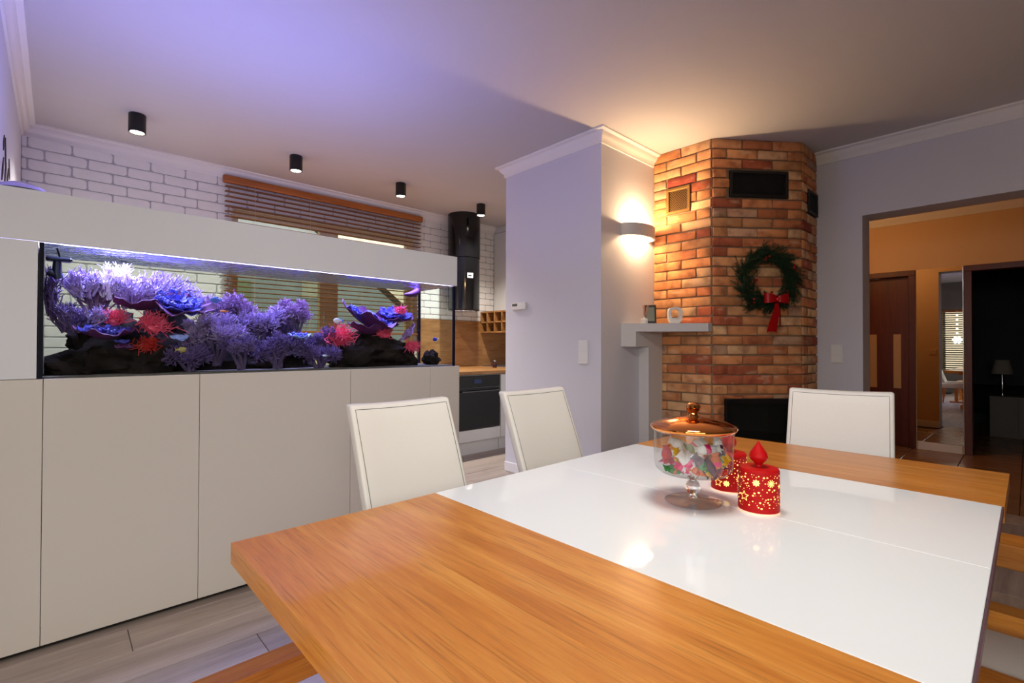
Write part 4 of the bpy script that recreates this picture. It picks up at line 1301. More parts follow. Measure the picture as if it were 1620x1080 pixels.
# bow
t = thing('ribbon_bow', 'red satin bow with one long tail at the bottom of the wreath', 'bow', (*fpt(WS+.02, -.12), 1.32))
def band(b, pts, w_dirs, width):
    """ribbon strip along pts, width vector per point"""
    l = [b.verts.new(p-wd*width/2) for p, wd in zip(pts, w_dirs)]
    r = [b.verts.new(p+wd*width/2) for p, wd in zip(pts, w_dirs)]
    for i in range(len(pts)-1): b.faces.new((l[i], l[i+1], r[i+1], r[i]))
def P3(s, z, d): x, y = fpt(s, d); return Vector((x, y, z))
BS, BZ = WS+.035, 1.588
for sg in (-1, 1):
    b = bm_new(); pts = []; wd_ = []
    for k in range(15):
        a = 2*PI*k/14
        s = sg*(.052-.052*math.cos(a)); d = -.115-.032*math.sin(a)
        pts.append(P3(BS+s, BZ+.012*math.sin(a/2), d)); wd_.append(Vector((0, 0, 1))*(.35+.65*math.sin(a/2)) + Vector((0, 0, 0)))
    band(b, pts, wd_, .085)
    bmesh.ops.solidify(b, geom=list(b.faces), thickness=.0015)
    fin('loop', b, M['redrib'], t, ang=60)
b = bm_new(); pts = [P3(BS, BZ-.03, -.12), P3(BS-.012, BZ-.10, -.135), P3(BS-.035, BZ-.19, -.13), P3(BS-.048, BZ-.262, -.125)]
wv = Vector((uf.x, uf.y, 0))
l = [b.verts.new(p-wv*w/2) for p, w in zip(pts, (.03, .055, .075, .085))]; r = [b.verts.new(p+wv*w/2) for p, w in zip(pts, (.03, .055, .075, .085))]
for i in range(3): b.faces.new((l[i], l[i+1], r[i+1], r[i]))
cm = b.verts.new(pts[3]+Vector((0, 0, .022))); b.faces.new((l[3], cm, r[3])) if False else None
ll = b.verts.new(pts[3]-wv*.042+Vector((0, 0, -.012))); rr_ = b.verts.new(pts[3]+wv*.042+Vector((0, 0, -.012)))
b.faces.new((l[3], ll, cm)); b.faces.new((cm, rr_, r[3])); b.faces.new((l[3], cm, r[3]))
bmesh.ops.solidify(b, geom=list(b.faces), thickness=.0015)
fin('tail', b, M['redrib'], t)
b = bm_new(); band(b, [P3(BS+.015, BZ-.03, -.112), P3(BS+.03, BZ-.12, -.118), P3(BS+.035, BZ-.22, -.11)], [wv, wv, wv], .012)
bmesh.ops.solidify(b, geom=list(b.faces), thickness=.0015); fin('tail', b, M['berry'], t)
b = bm_new(); bmesh.ops.create_uvsphere(b, u_segments=12, v_segments=8, radius=.017)
for v in b.verts: v.co = v.co + P3(BS, BZ, -.13)
fin('knot', b, M['redrib'], t)

# ------------------------------------------------------------------ wall devices
t = thing('thermostat', 'white room thermostat with grey display on the lilac column', 'thermostat', (CX0, 3.28, 1.545))
b = bm_new(); box(b, CX0-.028, CX0, 3.19, 3.382, 1.545, 1.612, .004); fin('body', b, M['plastic_w'], t)
b = bm_new(); box(b, CX0-.0295, CX0-.0275, 3.295, 3.365, 1.578, 1.602); dsp = fin('display', b, M['lcd'], t, smooth=False)
for k, y_ in enumerate((3.307, 3.325, 3.345)):
    b = bm_new(); box(b, CX0-.0302, CX0-.0294, y_, y_+.009, 1.582, 1.598); fin('digit', b, M['black'], dsp, smooth=False)
t = thing('wall_plate', 'white rectangular wall plate low on the lilac column', 'switch', (CX0, 2.53, 1.055))
b = bm_new(); box(b, CX0-.014, CX0, 2.478, 2.575, 1.055, 1.252, .003); fin('cover', b, M['plastic_w'], t)
b = bm_new(); box(b, CX0-.016, CX0-.013, 2.488, 2.565, 1.155, 1.245, .002); fin('rocker', b, M['plastic_w'], t)
t = thing('light_switch', 'double white light switch beside the wide doorway', 'switch', (RW, 1.16, 1.06))
b = bm_new(); box(b, RW-.01, RW, 1.115, 1.21, 1.06, 1.223, .003); fin('cover', b, M['plastic_w'], t)
for z_ in (1.068, 1.145):
    b = bm_new(); box(b, RW-.0135, RW-.009, 1.123, 1.202, z_, z_+.07, .002); fin('rocker', b, M['plastic_w'], t)
t = thing('hall_switch', 'light switch on the hall wall seen in the mirror', 'switch', (RW2+.012, 1.0, 1.09))
b = bm_new(); box(b, RW2+.012, RW2+.022, 1.0, 1.08, 1.09, 1.17, .002); fin('cover', b, M['wall_beige'], t)
b = bm_new(); box(b, RW2+.021, RW2+.025, 1.01, 1.07, 1.10, 1.16, .002); fin('rocker', b, M['wall_beige'], t)

# ------------------------------------------------------------------ dining table
TT, TH = .755, .047
X0, X1, XS, X2, X3, Y0, Y1 = .291, .843, 1.375, 1.938, 2.46, .05, 1.236
t = thing('dining_table', 'oak dining table with a white glass centre panel', 'table', (1.37, .64, 0))
def boards(xs):
    for a, c in zip(xs, xs[1:]):
        b = bm_new(); box(b, a, c-.0002, Y0, Y1, TT-TH, TT, .0004, 1)
        fin('board', b, M['oak'], t)
boards([X0, .43, .578, .734, X1-.001])
boards([X2+.001, 2.07, 2.2, 2.33, X3])
for a, c in ((X1, XS-.0008), (XS+.0008, X2)):
    b = bm_new(); box(b, a, c, Y0+.005, Y1-.001, TT-.012, TT+.0005, .001, 2); fin('glass_panel', b, M['glass_white'], t)
b = bm_new(); box(b, X1, X2, Y0+.05, Y1, TT-TH, TT-.0125); fin('panel_support', b, M['oak'], t, smooth=False)
b = bm_new(); box(b, X1, X2, Y0+.001, Y0+.0045, TT-.02, TT-.0005, .0004, 1); fin('edge_strip', b, mat('edge_mauve', (96, 70, 80), .4), t)
for x in (.86, 1.88):
    b = bm_new(); box(b, x-.05, x+.05, .50, .78, .07, TT-TH-.05, .004); fin('leg', b, M['oak'], t)
    b = bm_new(); box(b, x-.06, x+.06, .22, 1.06, 0, .07, .004); fin('foot', b, M['oak'], t)
    b = bm_new(); box(b, x-.05, x+.05, .2, 1.08, TT-TH-.05, TT-TH, .003); fin('top_bearer', b, M['oak'], t)
b = bm_new(); box(b, .91, 1.83, .60, .68, .3, .42, .003); fin('stretcher', b, M['oak_x'], t)

# ------------------------------------------------------------------ ceiling lamp above the table
LX, LYY = 1.25, .60
t = thing('ceiling_drum_lamp', 'round white drum lamp on the ceiling above the dining table', 'lamp', (LX, LYY, H))
b = bm_new(); lathe(b, [(0, H), (.07, H), (.07, H-.025), (0, H-.025)], LX, LYY, 32); fin('canopy', b, M['chrome'], t)
b = bm_new(); tube(b, [(LX, LYY, H-.02), (LX, LYY, H-.13)], .008, 12); fin('stem', b, M['chrome'], t)
b = bm_new(); lathe(b, [(0, H-.13), (.28, H-.13), (.28, H-.30), (.272, H-.30), (.272, H-.138), (0, H-.138)], LX, LYY, 48); fin('shade', b, M['plastic_w'], t)
d = bpy.data.lights.new('drum_lamp', 'AREA'); d.shape = 'DISK'; d.size = .5; d.energy = 16; d.color = (1.0, .95, .88)
o = bpy.data.objects.new('drum_lamp', d); col.objects.link(o); o.location = (LX, LYY, H-.285)

# ------------------------------------------------------------------ white leather chairs (local: front is -y)
M['chairleg'] = wood('chair_leg_oak', ((160, 92, 38), (186, 112, 50), (204, 134, 66)), 'Z', .4, 1.0, .05)
def make_chair():
    t = thing('dining_chair', 'chair', 'chair', (0, 0, 0), 'white leather dining chairs')
    W, TB, ZB, ZT = .205, .044, .43, 1.0
    def bend(v):
        return Vector((v.x, v.y + .34*(v.z-.5) - .014*(v.x/W)**2 + .02*((v.z-.5)/.5)**2, v.z - .006*(1-(v.x/W)**2)*max(0, (v.z-.8)/.2)))
    b = bm_new(); box(b, -W, W, 0, TB, ZB, ZT, .011, 3)
    for x in [-.15, -.1, -.05, 0, .05, .1, .15]:
        bmesh.ops.bisect_plane(b, geom=b.verts[:]+b.edges[:]+b.faces[:], plane_co=(x, 0, 0), plane_no=(1, 0, 0))
    for z in [.5, .6, .7, .8, .88, .94]:
        bmesh.ops.bisect_plane(b, geom=b.verts[:]+b.edges[:]+b.faces[:], plane_co=(0, 0, z), plane_no=(0, 0, 1))
    for v in b.verts: v.co = bend(v.co)
    bk = fin('backrest', b, M['leather'], t, ang=50)
    b = bm_new()
    i_ = .017
    pl = [Vector((-W+i_, -.0004, .45+k*.05)) for k in range(11)]
    pl = [p for p in pl if p.z < ZT-i_]+[Vector((-W+i_+k*(2*W-2*i_)/14, -.0004, ZT-i_)) for k in range(15)]
    pl += [Vector((W-i_, -.0004, .45+k*.05)) for k in range(10, -1, -1) if .45+k*.05 < ZT-i_]
    tube(b, [bend(p) for p in pl], .0011, 5); fin('seam', b, M['seam'], bk)
    b = bm_new(); box(b, -W, W, -.42, .02, .39, .47, .014, 3); fin('seat', b, M['leather'], t, ang=50)
    for sx_ in (-1, 1):
        b = bm_new(); tube(b, [(sx_*(W-.03), -.385, .39), (sx_*(W-.03), -.395, 0)], [.026, .018], 4); fin('leg', b, M['chairleg'], t, smooth=False)
        b = bm_new(); tube(b, [(sx_*(W-.03), -.005, .44), (sx_*(W-.03), .05, 0)], [.026, .018], 4); fin('leg', b, M['chairleg'], t, smooth=False)
    return t
c1 = make_chair()
c2 = copy_tree(c1); c3 = copy_tree(c1)
for c, lab, loc, rz in ((c1, 'white leather dining chair nearest the aquarium cabinet', (.932, 1.40, 0), 0),
                        (c2, 'white leather dining chair in front of the lilac column', (1.645, 1.41, 0), rad(1)),
                        (c3, 'white leather dining chair at the far end of the table before the doorway', (2.505, .585, 0), rad(-81))):
    c['label'] = lab; c.location = loc; c.rotation_euler = (0, 0, rz)

# ------------------------------------------------------------------ candy dish
DX, DY = 1.338, .664
dish = thing('candy_dish', 'footed clear glass candy dish with a copper lid on the table', 'dish', (DX, DY, TT))
T0 = TT+.0006
def realglass(name):
    m, nt, b_, out = new_mat(name)
    b_.inputs['Base Color'].default_value = (1, 1, 1, 1); b_.inputs['Roughness'].default_value = 0.0
    b_.inputs['Transmission Weight'].default_value = 1.0; b_.inputs['IOR'].default_value = 1.45
    return m
M['rglass'] = realglass('solid_glass')
M['dishglass'] = glassy('dish_glass', (246, 248, 248), .13)
b = bm_new()
sp = [(0, T0+.0105), (.012, T0+.0125)]
for k in range(29):
    zk = .014+.058*k/28
    sp.append((.0085+.0115*max(0, 1-((zk-.042)/.0185)**2)**.5+.007*max(0, (zk-.062)/.010)**2+.004*max(0, (.022-zk)/.008)**2, T0+zk))
sp += [(.012, T0+.0735), (0, T0+.0735)]
lathe(b, sp, DX, DY, 40)
fin('stem', b, M['rglass'], dish, ang=80)
b = bm_new(); lathe(b, [(0, T0+.001), (.077, T0+.001), (.078, T0+.003), (.074, T0+.005), (.03, T0+.010), (.011, T0+.019)], DX, DY, 48); fin('foot', b, M['dishglass'], dish, recalc=False)
b = bm_new()
lathe(b, [(0, T0+.075), (.06, T0+.078), (.092, T0+.086), (.104, T0+.098), (.107, T0+.115), (.110, T0+.206)], DX, DY, 56)
fin('bowl', b, M['dishglass'], dish, recalc=False)
b = bm_new(); lathe(b, [(.1085, T0+.204), (.112, T0+.204), (.113, T0+.208), (.1085, T0+.208)], DX, DY, 56, close=True); fin('rim', b, M['dishglass'], dish)
b = bm_new()
lathe(b, [(.105, T0+.203), (.116, T0+.209), (.119, T0+.215), (.116, T0+.220), (.108, T0+.223), (.09, T0+.231), (.05, T0+.239), (.018, T0+.243), (.0, T0+.243)], DX, DY, 56)
lid = fin('lid', b, M['copper'], dish, ang=60)
b = bm_new(); lathe(b, [(.018, T0+.242), (.014, T0+.248), (.013, T0+.255), (.019, T0+.262), (.0215, T0+.270), (.019, T0+.278), (.010, T0+.283), (0, T0+.284)], DX, DY, 32)
fin('knob', b, M['copper'], lid)

# wrapped candies inside
M['w_white'] = mat('wrap_white', (236, 230, 228), .3); M['w_pink'] = mat('wrap_pink', (232, 24, 110), .3); M['w_plum'] = mat('wrap_plum', (84, 30, 62), .25)
M['w_green'] = mat('wrap_green', (52, 130, 60), .25); M['w_yel'] = mat('wrap_yellow', (224, 176, 30), .25); M['w_or'] = mat('wrap_orange', (222, 110, 40), .25)
M['w_red'] = mat('wrap_red_foil', (206, 40, 44), .2, metal=.3); M['w_blue'] = mat('wrap_blue', (40, 90, 150), .25)
def candy(label, c, L, w, main, second, rot, kind='pillow'):
    t = thing('candy', label, 'candy', (0, 0, 0), 'wrapped candies in the glass dish')
    r = random.Random(len(label)*7); L *= .86; w *= .92
    b = bm_new()
    n = 14
    prof = []
    rows = []
    for i in range(n+1):
        f = i/n; x = (f-.5)*L
        if .16 < f < .84: ww = w*.5*(.72+.28*math.sin(PI*(f-.16)/.68)); th = w*.30*math.sin(PI*(f-.16)/.68)**.6+.0015
        elif f in (0.0, 1.0): ww = w*.46; th = .0012
        else:
            e = min(f, 1-f)/.16; ww = w*(.46-.26*e) if e < .8 else w*.3; th = .0018
        row = []
        for k in range(10):
            a = 2*PI*k/10
            row.append(b.verts.new((x, ww*math.cos(a)*(1+r.uniform(-.09, .09)), th*math.sin(a)+r.uniform(-.0014, .0014))))
        rows.append(row)
    for i in range(n):
        for k in range(10):
            b.faces.new((rows[i][k], rows[i][(k+1) % 10], rows[i+1][(k+1) % 10], rows[i+1][k]))
    b.faces.new(rows[0]); b.faces.new(list(reversed(rows[-1])))
    fin('wrapper', b, main, t, recenter=False)
    b = bm_new()
    for i in range(4):
        pass
    s0 = []
    for i in range(5):
        x = (-.10+.05*i)*L
        f = x/L+.5; ww = w*.5*(.72+.28*math.sin(PI*(f-.16)/.68)); th = w*.30*math.sin(PI*(f-.16)/.68)**.6+.0015
        s0.append([b.verts.new((x, ww*1.02*math.cos(2*PI*k/10), th*1.06*math.sin(2*PI*k/10)+.0)) for k in range(10)])
    for i in range(4):
        for k in range(10):
            b.faces.new((s0[i][k], s0[i][(k+1) % 10], s0[i+1][(k+1) % 10], s0[i+1][k]))
    fin('printed_band', b, second, t, recenter=False)
    t.location = c; t.rotation_euler = rot
    return t
cz = T0+.09
# bearings: vr = toward the right of the photo, vf = away from the camera
vr = Vector((.729, -.684)); vf = Vector((.684, .729))
def dp(r_, f_, z_): return (DX+vr.x*r_+vf.x*f_, DY+vr.y*r_+vf.y*f_, T0+z_)
yaw0 = math.atan2(vr.y, vr.x)
candy('white candy with pink print slanting down the front of the dish', dp(-.035, -.060, .122), .095, .036, M['w_white'], M['w_pink'], (rad(75), rad(48), yaw0))
candy('plum candy with green leaf pattern beside the white slanting one', dp(.002, -.062, .118), .085, .036, M['w_plum'], M['w_green'], (rad(70), rad(52), yaw0))
candy('dark plum candy at the front centre of the dish', dp(.026, -.066, .112), .075, .030, M['w_plum'], M['w_plum'], (rad(65), rad(60), yaw0+.2))
candy('orange candy standing at the front right of the dish', dp(.042, -.058, .122), .07, .034, M['w_or'], M['w_pink'], (rad(80), rad(85), yaw0))
candy('yellow candy low at the right of the dish', dp(.066, -.036, .120), .065, .034, M['w_yel'], M['w_green'], (rad(70), rad(-35), yaw0))
candy('white candy with pink bar lying across the top', dp(.030, -.030, .155), .085, .032, M['w_white'], M['w_pink'], (rad(55), rad(-4), yaw0))
candy('white candy upright at the right side of the dish', dp(.070, -.005, .158), .075, .032, M['w_white'], M['w_plum'], (rad(80), rad(80), yaw0))
candy('red foil candy at the left side of the dish', dp(-.085, -.030, .142), .06, .034, M['w_red'], M['w_red'], (rad(80), rad(85), yaw0))
candy('yellow candy behind the red foil one', dp(-.058, -.040, .138), .055, .03, M['w_yel'], M['w_or'], (rad(70), rad(80), yaw0))
candy('green and orange candy on the bottom left of the dish', dp(-.072, -.048, .104), .07, .03, M['w_green'], M['w_or'], (rad(40), rad(12), yaw0+.3))
candy('white candy peeping up at the back left', dp(-.030, .020, .158), .085, .036, M['w_white'], M['w_white'], (rad(70), rad(28), yaw0))
candy('white candy peeping up at the back centre', dp(.012, .022, .150), .085, .036, M['w_white'], M['w_pink'], (rad(60), rad(-40), yaw0))
candy('blue candy on the bottom right of the dish', dp(.066, -.030, .102), .06, .028, M['w_blue'], M['w_plum'], (rad(20), 0, yaw0+.5))
candy('red candy flat on the bottom of the dish', dp(.02, -.02, .096), .09, .034, M['w_red'], M['w_pink'], (0, 0, yaw0+.4))
candy('plum candy flat on the bottom behind the others', dp(.01, .045, .100), .09, .036, M['w_plum'], M['w_yel'], (0, 0, yaw0-.5))
candy('orange candy lying at the back right of the dish', dp(.055, .035, .118), .08, .034, M['w_or'], M['w_yel'], (rad(20), rad(5), yaw0+1.0))
candy('pink candy at the back left bottom of the dish', dp(-.055, .03, .110), .08, .034, M['w_pink'], M['w_white'], (rad(15), rad(-8), yaw0-1.0))

candy('small purple candy at the right side of the bowl', dp(.078, -.008, .130), .07, .030, M['w_plum'], M['w_blue'], (rad(80), rad(70), yaw0))
candy('orange and red candy low at the front of the dish', dp(-.012, -.066, .104), .06, .026, M['w_or'], M['w_red'], (rad(60), rad(20), yaw0))
candy('yellow candy low in front of the dark plum one', dp(.012, -.064, .108), .055, .024, M['w_yel'], M['w_green'], (rad(50), rad(60), yaw0))
candy('pale pink candy low at the front left of the dish', dp(-.048, -.060, .110), .06, .026, M['w_pink'], M['w_white'], (rad(70), rad(25), yaw0))
candy('red candy low at the front right of the dish', dp(.046, -.060, .104), .06, .024, M['w_red'], M['w_plum'], (rad(60), rad(10), yaw0))
candy('green candy on top near the middle of the heap', dp(-.004, -.010, .152), .07, .030, M['w_green'], M['w_yel'], (rad(40), rad(20), yaw0+.4))
candy('yellow candy on top at the right of the heap', dp(.052, .008, .152), .07, .030, M['w_yel'], M['w_or'], (rad(40), rad(-25), yaw0-.4))

# ------------------------------------------------------------------ red candles
def candle(label, cx, cy, seed):
    r = random.Random(seed)
    t = thing('led_candle', label, 'candle', (cx, cy, T0), 'red star candles')
    R0, z0 = .0515, T0
    b = bm_new(); lathe(b, [(0, z0), (.052, z0), (.052, z0+.005), (0, z0+.005)], cx, cy, 48); fin('base_ring', b, M['glowrim'], t)
    b = bm_new(); lathe(b, [(0, z0+.005), (R0, z0+.005), (R0, z0+.112), (R0-.003, z0+.117), (R0-.008, z0+.118), (0, z0+.119)], cx, cy, 56); fin('body', b, M['red'], t)
    b = bm_new(); lathe(b, [(.009, z0+.118), (.008, z0+.124), (.012, z0+.130), (.020, z0+.137), (.0235, z0+.146), (.021, z0+.157), (.013, z0+.169), (.006, z0+.179), (.002, z0+.187), (0, z0+.188)], cx, cy, 32); fin('flame', b, M['red'], t)
    b = bm_new()
    def S(s, z, lift=.0007):
        a = s/R0; return (cx+(R0+lift)*math.cos(a), cy+(R0+lift)*math.sin(a), z0+z)
    def poly(pts):
        b.faces.new([b.verts.new(S(*p)) for p in pts])
    def strip(pts, w, closed=True):
        n = len(pts)
        for i in range(n if closed else n-1):
            (x1, y1), (x2, y2) = pts[i], pts[(i+1) % n]
            dx, dy = x2-x1, y2-y1; l = math.hypot(dx, dy) or 1; nx_, ny_ = -dy/l*w/2, dx/l*w/2
            m = 3
            for k in range(m):
                f0, f1 = k/m, (k+1)/m
                poly([(x1+dx*f0+nx_, y1+dy*f0+ny_), (x1+dx*f0-nx_, y1+dy*f0-ny_), (x1+dx*f1-nx_, y1+dy*f1-ny_), (x1+dx*f1+nx_, y1+dy*f1+ny_)])
    circ = 2*PI*R0
    big = []
    kinds = ['star', 'flake', 'burst', 'spark', 'star', 'burst', 'flake', 'spark', 'star', 'burst']
    for k, kd in enumerate(kinds):
        s = (k+.5+r.uniform(-.2, .2))*circ/len(kinds); z = r.choice((.030, .045, .062, .085)) if kd != 'spark' else r.choice((.075, .09))
        big.append((s, z))
        if kd == 'star':
            pts = [(s+(.0135 if i % 2 == 0 else .0058)*math.sin(2*PI*i/10), z+(.0135 if i % 2 == 0 else .0058)*math.cos(2*PI*i/10)) for i in range(10)]
            strip(pts, .0016)
        elif kd == 'flake':
            for i in range(5):
                a = PI*i/5; strip([(s-.0105*math.cos(a), z-.0105*math.sin(a)), (s+.0105*math.cos(a), z+.0105*math.sin(a))], .0022, False)
        elif kd == 'burst':
            poly([(s+(.010 if i % 2 == 0 else .0066)*math.sin(2*PI*i/16), z+(.010 if i % 2 == 0 else .0066)*math.cos(2*PI*i/16)) for i in range(16)])
        else:
            poly([(s+(.008 if i % 2 == 0 else .003)*math.sin(2*PI*i/10), z+(.008 if i % 2 == 0 else .003)*math.cos(2*PI*i/10)) for i in range(10)])
    n = 0
    pts_ = []
    while n < 1500 and len(pts_) < 230:
        s = r.uniform(0, circ); z = r.uniform(.018, .106)
        if any(abs((s-q+circ/2) % circ-circ/2) < .014 and abs(z-w) < .013 for q, w in big): n += 1; continue
        q = r.choice((.0007, .0009, .0012, .0016, .0020, .0024))
        if any(math.hypot((s-a_+circ/2) % circ-circ/2, z-b_) < q+c_+.0022 for a_, b_, c_ in pts_): n += 1; continue
        pts_.append((s, z, q))
        poly([(s+q*1.15*math.sin(2*PI*i/8), z+q*math.cos(2*PI*i/8)) for i in range(8)])
        n += 1
    o = fin('star_cutouts', b, M['glow'], t, smooth=False); o['kind'] = 'stuff'; o['label'] = 'glowing star and dot cutouts'
    return t
candle('red candle with glowing star cutouts at the front right of the dish', 1.401, .508, 3)
candle('red candle with glowing star cutouts half hidden behind the candy dish', 1.535, .645, 9)

# ------------------------------------------------------------------ benches at the edges of the frame
t = thing('narrow_bench', 'narrow oak bench showing below the left corner of the table', 'bench', (.2, 1.18, 0))
b = bm_new(); box(b, -.25, .60, 1.212, 1.285, .385, .45, .004); fin('seat_rail', b, M['oak_x'], t)
for x in (-.25, .54):
    b = bm_new(); box(b, x, x+.06, 1.218, 1.278, 0, .385, .003); fin('leg', b, M['oak'], t)
    b = bm_new(); box(b, x-.01, x+.07, 1.10, 1.36, 0, .03, .003); fin('foot', b, M['oak'], t)

t = thing('wooden_bench', 'oak slatted bench beside the right edge of the table', 'bench', (2.2, -.25, 0))
for x0_, x1_ in ((2.64, 2.81), (1.95, 2.03), (1.30, 1.60)):
    b = bm_new(); box(b, x0_, x1_, -.62, .30, .36, .45, .004); fin('seat_slat', b, M['oak'], t)
b = bm_new(); box(b, 1.30, 2.80, -.52, -.46, .28, .36, .003); fin('side_rail', b, M['oak_x'], t)
b = bm_new(); box(b, 1.30, 2.80, .20, .26, .28, .36, .003); fin('side_rail', b, M['oak_x'], t)
for x in (1.33, 2.70):
    for y_ in (-.49, .23):
        b = bm_new(); box(b, x, x+.06, y_-.03, y_+.03, 0, .36, .003); fin('leg', b, M['oak'], t)
b = bm_new(); box(b, 1.61, 1.86, -.60, .28, .37, .44, .02, 3)
tag(fin('seat_cushion', b, M['leather']), 'white seat pad lying on the oak bench', 'cushion')

# ------------------------------------------------------------------ hall beyond the opening
def door_frame(t, y0, y1, zt, w=.065):
    b = bm_new(); box(b, HX-.02, HX+.15, y0-w, y0, 0, zt, .003); fin('jamb', b, M['doorwood'], t)
    b = bm_new(); box(b, HX-.02, HX+.15, y1, y1+w, 0, zt, .003); fin('jamb', b, M['doorwood'], t)
    b = bm_new(); box(b, HX-.02, HX+.15, y0-w, y1+w, zt, zt+w, .003); fin('lintel', b, M['doorwood'], t)
d1 = bpy.data.objects.new('door_1', None); col.objects.link(d1); d1.location = (HX, 1.34, 0); wloc[d1] = Vector((HX, 1.34, 0)); struct(d1)
door_frame(d1, .985+.004, .985+.716, 2.055)
b = bm_new(); box(b, HX+.06, HX+.10, .992, 1.698, .005, 2.053, .002); lf = fin('leaf', b, M['doorwood'], d1)
for y_ in (1.07, 1.31, 1.51):
    b = bm_new(); box(b, HX+.056, HX+.062, y_, y_+.075, .70, 1.36, .001); fin('pane', b, M['doorglass'], lf, smooth=False)
d2 = bpy.data.objects.new('door_2', None); col.objects.link(d2); d2.location = (HX, 0, 0); wloc[d2] = Vector((HX, 0, 0)); struct(d2)
door_frame(d2, -.416, .436, 2.055)
t = thing('wall_mirror', 'tall frameless mirror between the two dark hall doors', 'mirror', (HX, .71, .1))
b = bm_new(); box(b, HX-.012, HX-.008, .512, .915, .10, 2.12); gm_ = fin('glass', b, M['mirror'], t, smooth=False); gm_.rotation_euler = (0, 0, rad(-.65))
b = bm_new(); box(b, HX-.012, HX-.001, .505, .512, .10, 2.12); fin('edge_strip', b, M['chrome'], t, smooth=False)
# ceiling lamp of the hall
t = thing('hall_ceiling_lamp', 'round hall ceiling lamp hidden above the doorway', 'lamp', (6.1, 1.45, 2.8))
b = bm_new(); lathe(b, [(0, 2.8), (.14, 2.8), (.14, 2.77), (0, 2.77)], 6.1, 1.45, 32); fin('base', b, M['chrome'], t)
b = bm_new(); lathe(b, [(0, 2.69), (.08, 2.70), (.12, 2.73), (.13, 2.77), (0, 2.77)], 6.1, 1.45, 32); fin('shade', b, mat('amber_glass', (255, 190, 110), .4, emit=(255, 170, 80), estr=2.0), t)
d = bpy.data.lights.new('hall_lamp', 'POINT'); d.energy = 9; d.color = (1.0, .52, .20); d.shadow_soft_size = .12
o = bpy.data.objects.new('hall_lamp', d); col.objects.link(o); o.location = (6.1, 1.45, 2.55)
# dark bedroom
t = thing('bedside_cabinet', 'low cabinet in the dark room beyond the hall', 'cabinet', (9.4, .1, 0))
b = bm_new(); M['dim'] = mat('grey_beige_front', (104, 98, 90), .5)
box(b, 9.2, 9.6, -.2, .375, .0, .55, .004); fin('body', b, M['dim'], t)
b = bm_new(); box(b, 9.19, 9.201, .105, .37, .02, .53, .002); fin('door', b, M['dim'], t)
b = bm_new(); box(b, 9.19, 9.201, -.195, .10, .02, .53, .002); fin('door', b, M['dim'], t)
t = thing('table_lamp', 'unlit table lamp with pale shade in the dark room', 'lamp', (9.4, .255, .55))
b = bm_new(); lathe(b, [(0, .55), (.06, .55), (.06, .565), (.012, .575), (.025, .64), (.032, .72), (.012, .80), (.008, .86), (0, .86)], 9.4, .255, 24); fin('stem', b, M['chrome'], t)
b = bm_new(); lathe(b, [(.115, .845), (.075, 1.03)], 9.4, .255, 32); fin('shade', b, mat('linen_shade', (150, 142, 128), .9), t)
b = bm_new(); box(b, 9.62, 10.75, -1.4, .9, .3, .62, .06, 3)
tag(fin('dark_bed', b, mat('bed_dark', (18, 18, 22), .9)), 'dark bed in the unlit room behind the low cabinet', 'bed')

# side window blind and snowflake seen in the mirror
t = thing('side_window_blind', 'wooden blind on the side window reflected in the hall mirror', 'blind', (SX-.03, 1.15, .6))
b = bm_new(); box(b, SX-.06, SX-.005, .47, 1.83, 2.14, 2.20, .006); fin('headrail', b, M['blindwood'], t)
b = bm_new(); box(b, -.024, .024, -.67, .67, -.0015, .0015)
me_s2 = bpy.data.meshes.new('slat'); b.to_mesh(me_s2); b.free(); me_s2.materials.append(mat('blind_grey_green', (84, 92, 70), .5))
z = 2.11
while z > .62:
    o = put('slat', me_s2, t, (SX-.03, 1.15, z)); o.rotation_euler = (0, rad(40), 0); z -= .058
t = thing('snowflake_light', 'small glowing snowflake hanging in the side window', 'decoration', (SX+.03, 1.53, 1.35))
b = bm_new()
for k in range(6):
    a = PI*k/3; c_, s_ = math.cos(a), math.sin(a)
    tube(b, [(SX+.03, 1.53, 1.40), (SX+.03, 1.53+.10*c_, 1.40+.10*s_)], .010, 5)
    for f, l in ((.55, .035), (.8, .025)):
        for sg in (-1, 1):
            a2 = a+sg*.9
            p = (SX+.03, 1.53+.10*f*c_, 1.40+.10*f*s_); tube(b, [p, (SX+.03, p[1]+l*math.cos(a2), p[2]+l*math.sin(a2))], .007, 5)
M['flakeglow'] = mat('flake_glow', (255, 250, 240), .5, emit=(255, 246, 235), estr=5.0)
fin('flake', b, M['flakeglow'], t)
for k in range(5):
    b = bm_new(); bmesh.ops.create_icosphere(b, subdivisions=2, radius=.022)
    for v in b.verts: v.co += Vector((SX+.03, 1.53, 1.58+.12*k))
    fin('bulb', b, M['flakeglow'], t)
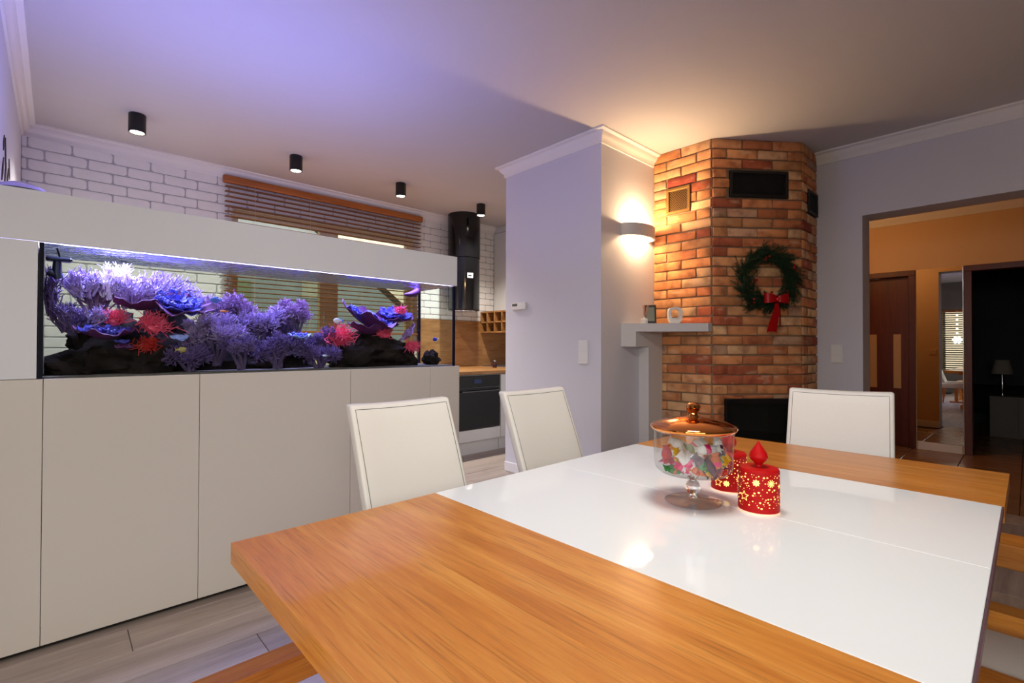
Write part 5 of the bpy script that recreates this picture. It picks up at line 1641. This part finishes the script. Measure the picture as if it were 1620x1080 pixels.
b = bm_new(); tube(b, [(SX+.03, 1.53, 1.45), (SX+.03, 1.53, 2.17)], .003, 5); fin('cord', b, M['plastic_w'], t)

# ------------------------------------------------------------------ left wall ornament and bowl on the hood
t = thing('wall_ornament', 'dark slender leaf ornament on the wall at the far left edge', 'ornament', (LW, 3.9, 2.08))
M['orn'] = mat('ornament_dark', (48, 34, 38), .6)
for k, (y0_, z0_, y1_, z1_, w_) in enumerate(((3.62, 2.08, 3.72, 2.36, .03), (3.80, 2.10, 3.90, 2.40, .035), (3.86, 2.30, 3.82, 2.62, .03), (3.96, 2.12, 4.06, 2.42, .03), (4.10, 2.08, 4.20, 2.30, .03), (3.70, 2.42, 3.74, 2.60, .022), (4.16, 2.34, 4.10, 2.55, .024))):
    b = bm_new(); n = 8; vs0 = []
    l_, r_ = [], []
    for i in range(n+1):
        f = i/n; yy, zz_ = y0_+(y1_-y0_)*f, 2.05+((z0_-2.08)+(z1_-z0_)*f)*.52; hw = w_*math.sin(PI*max(.03, min(.97, f)))
        l_.append((yy-hw, zz_)); r_.append((yy+hw, zz_))
    pl = l_+list(reversed(r_))
    a_ = [b.verts.new((LW+.004, p[0], p[1])) for p in pl]; c_ = [b.verts.new((LW, p[0], p[1])) for p in pl]
    b.faces.new(a_); b.faces.new(list(reversed(c_)))
    for i in range(len(pl)):
        j = (i+1) % len(pl); b.faces.new((a_[i], a_[j], c_[j], c_[i]))
    fin('leaf', b, M['orn'], t, smooth=False)
t = thing('feeder_dome', 'low violet dome resting on the left end of the aquarium hood', 'dome', (-.115, 2.99, HT))
b = bm_new(); lathe(b, [(0, HT-.06), (.09, HT-.06), (.09, HT+.05), (.075, HT+.072), (.04, HT+.088), (0, HT+.092)], -.115, 2.96, 36); fin('body', b, mat('violet_plastic', (170, 160, 200), .25), t)
b = bm_new(); lathe(b, [(.0905, HT+.046), (.093, HT+.046), (.093, HT+.054), (.0905, HT+.054)], -.115, 2.96, 36, close=True); fin('rim', b, M['black'], t)
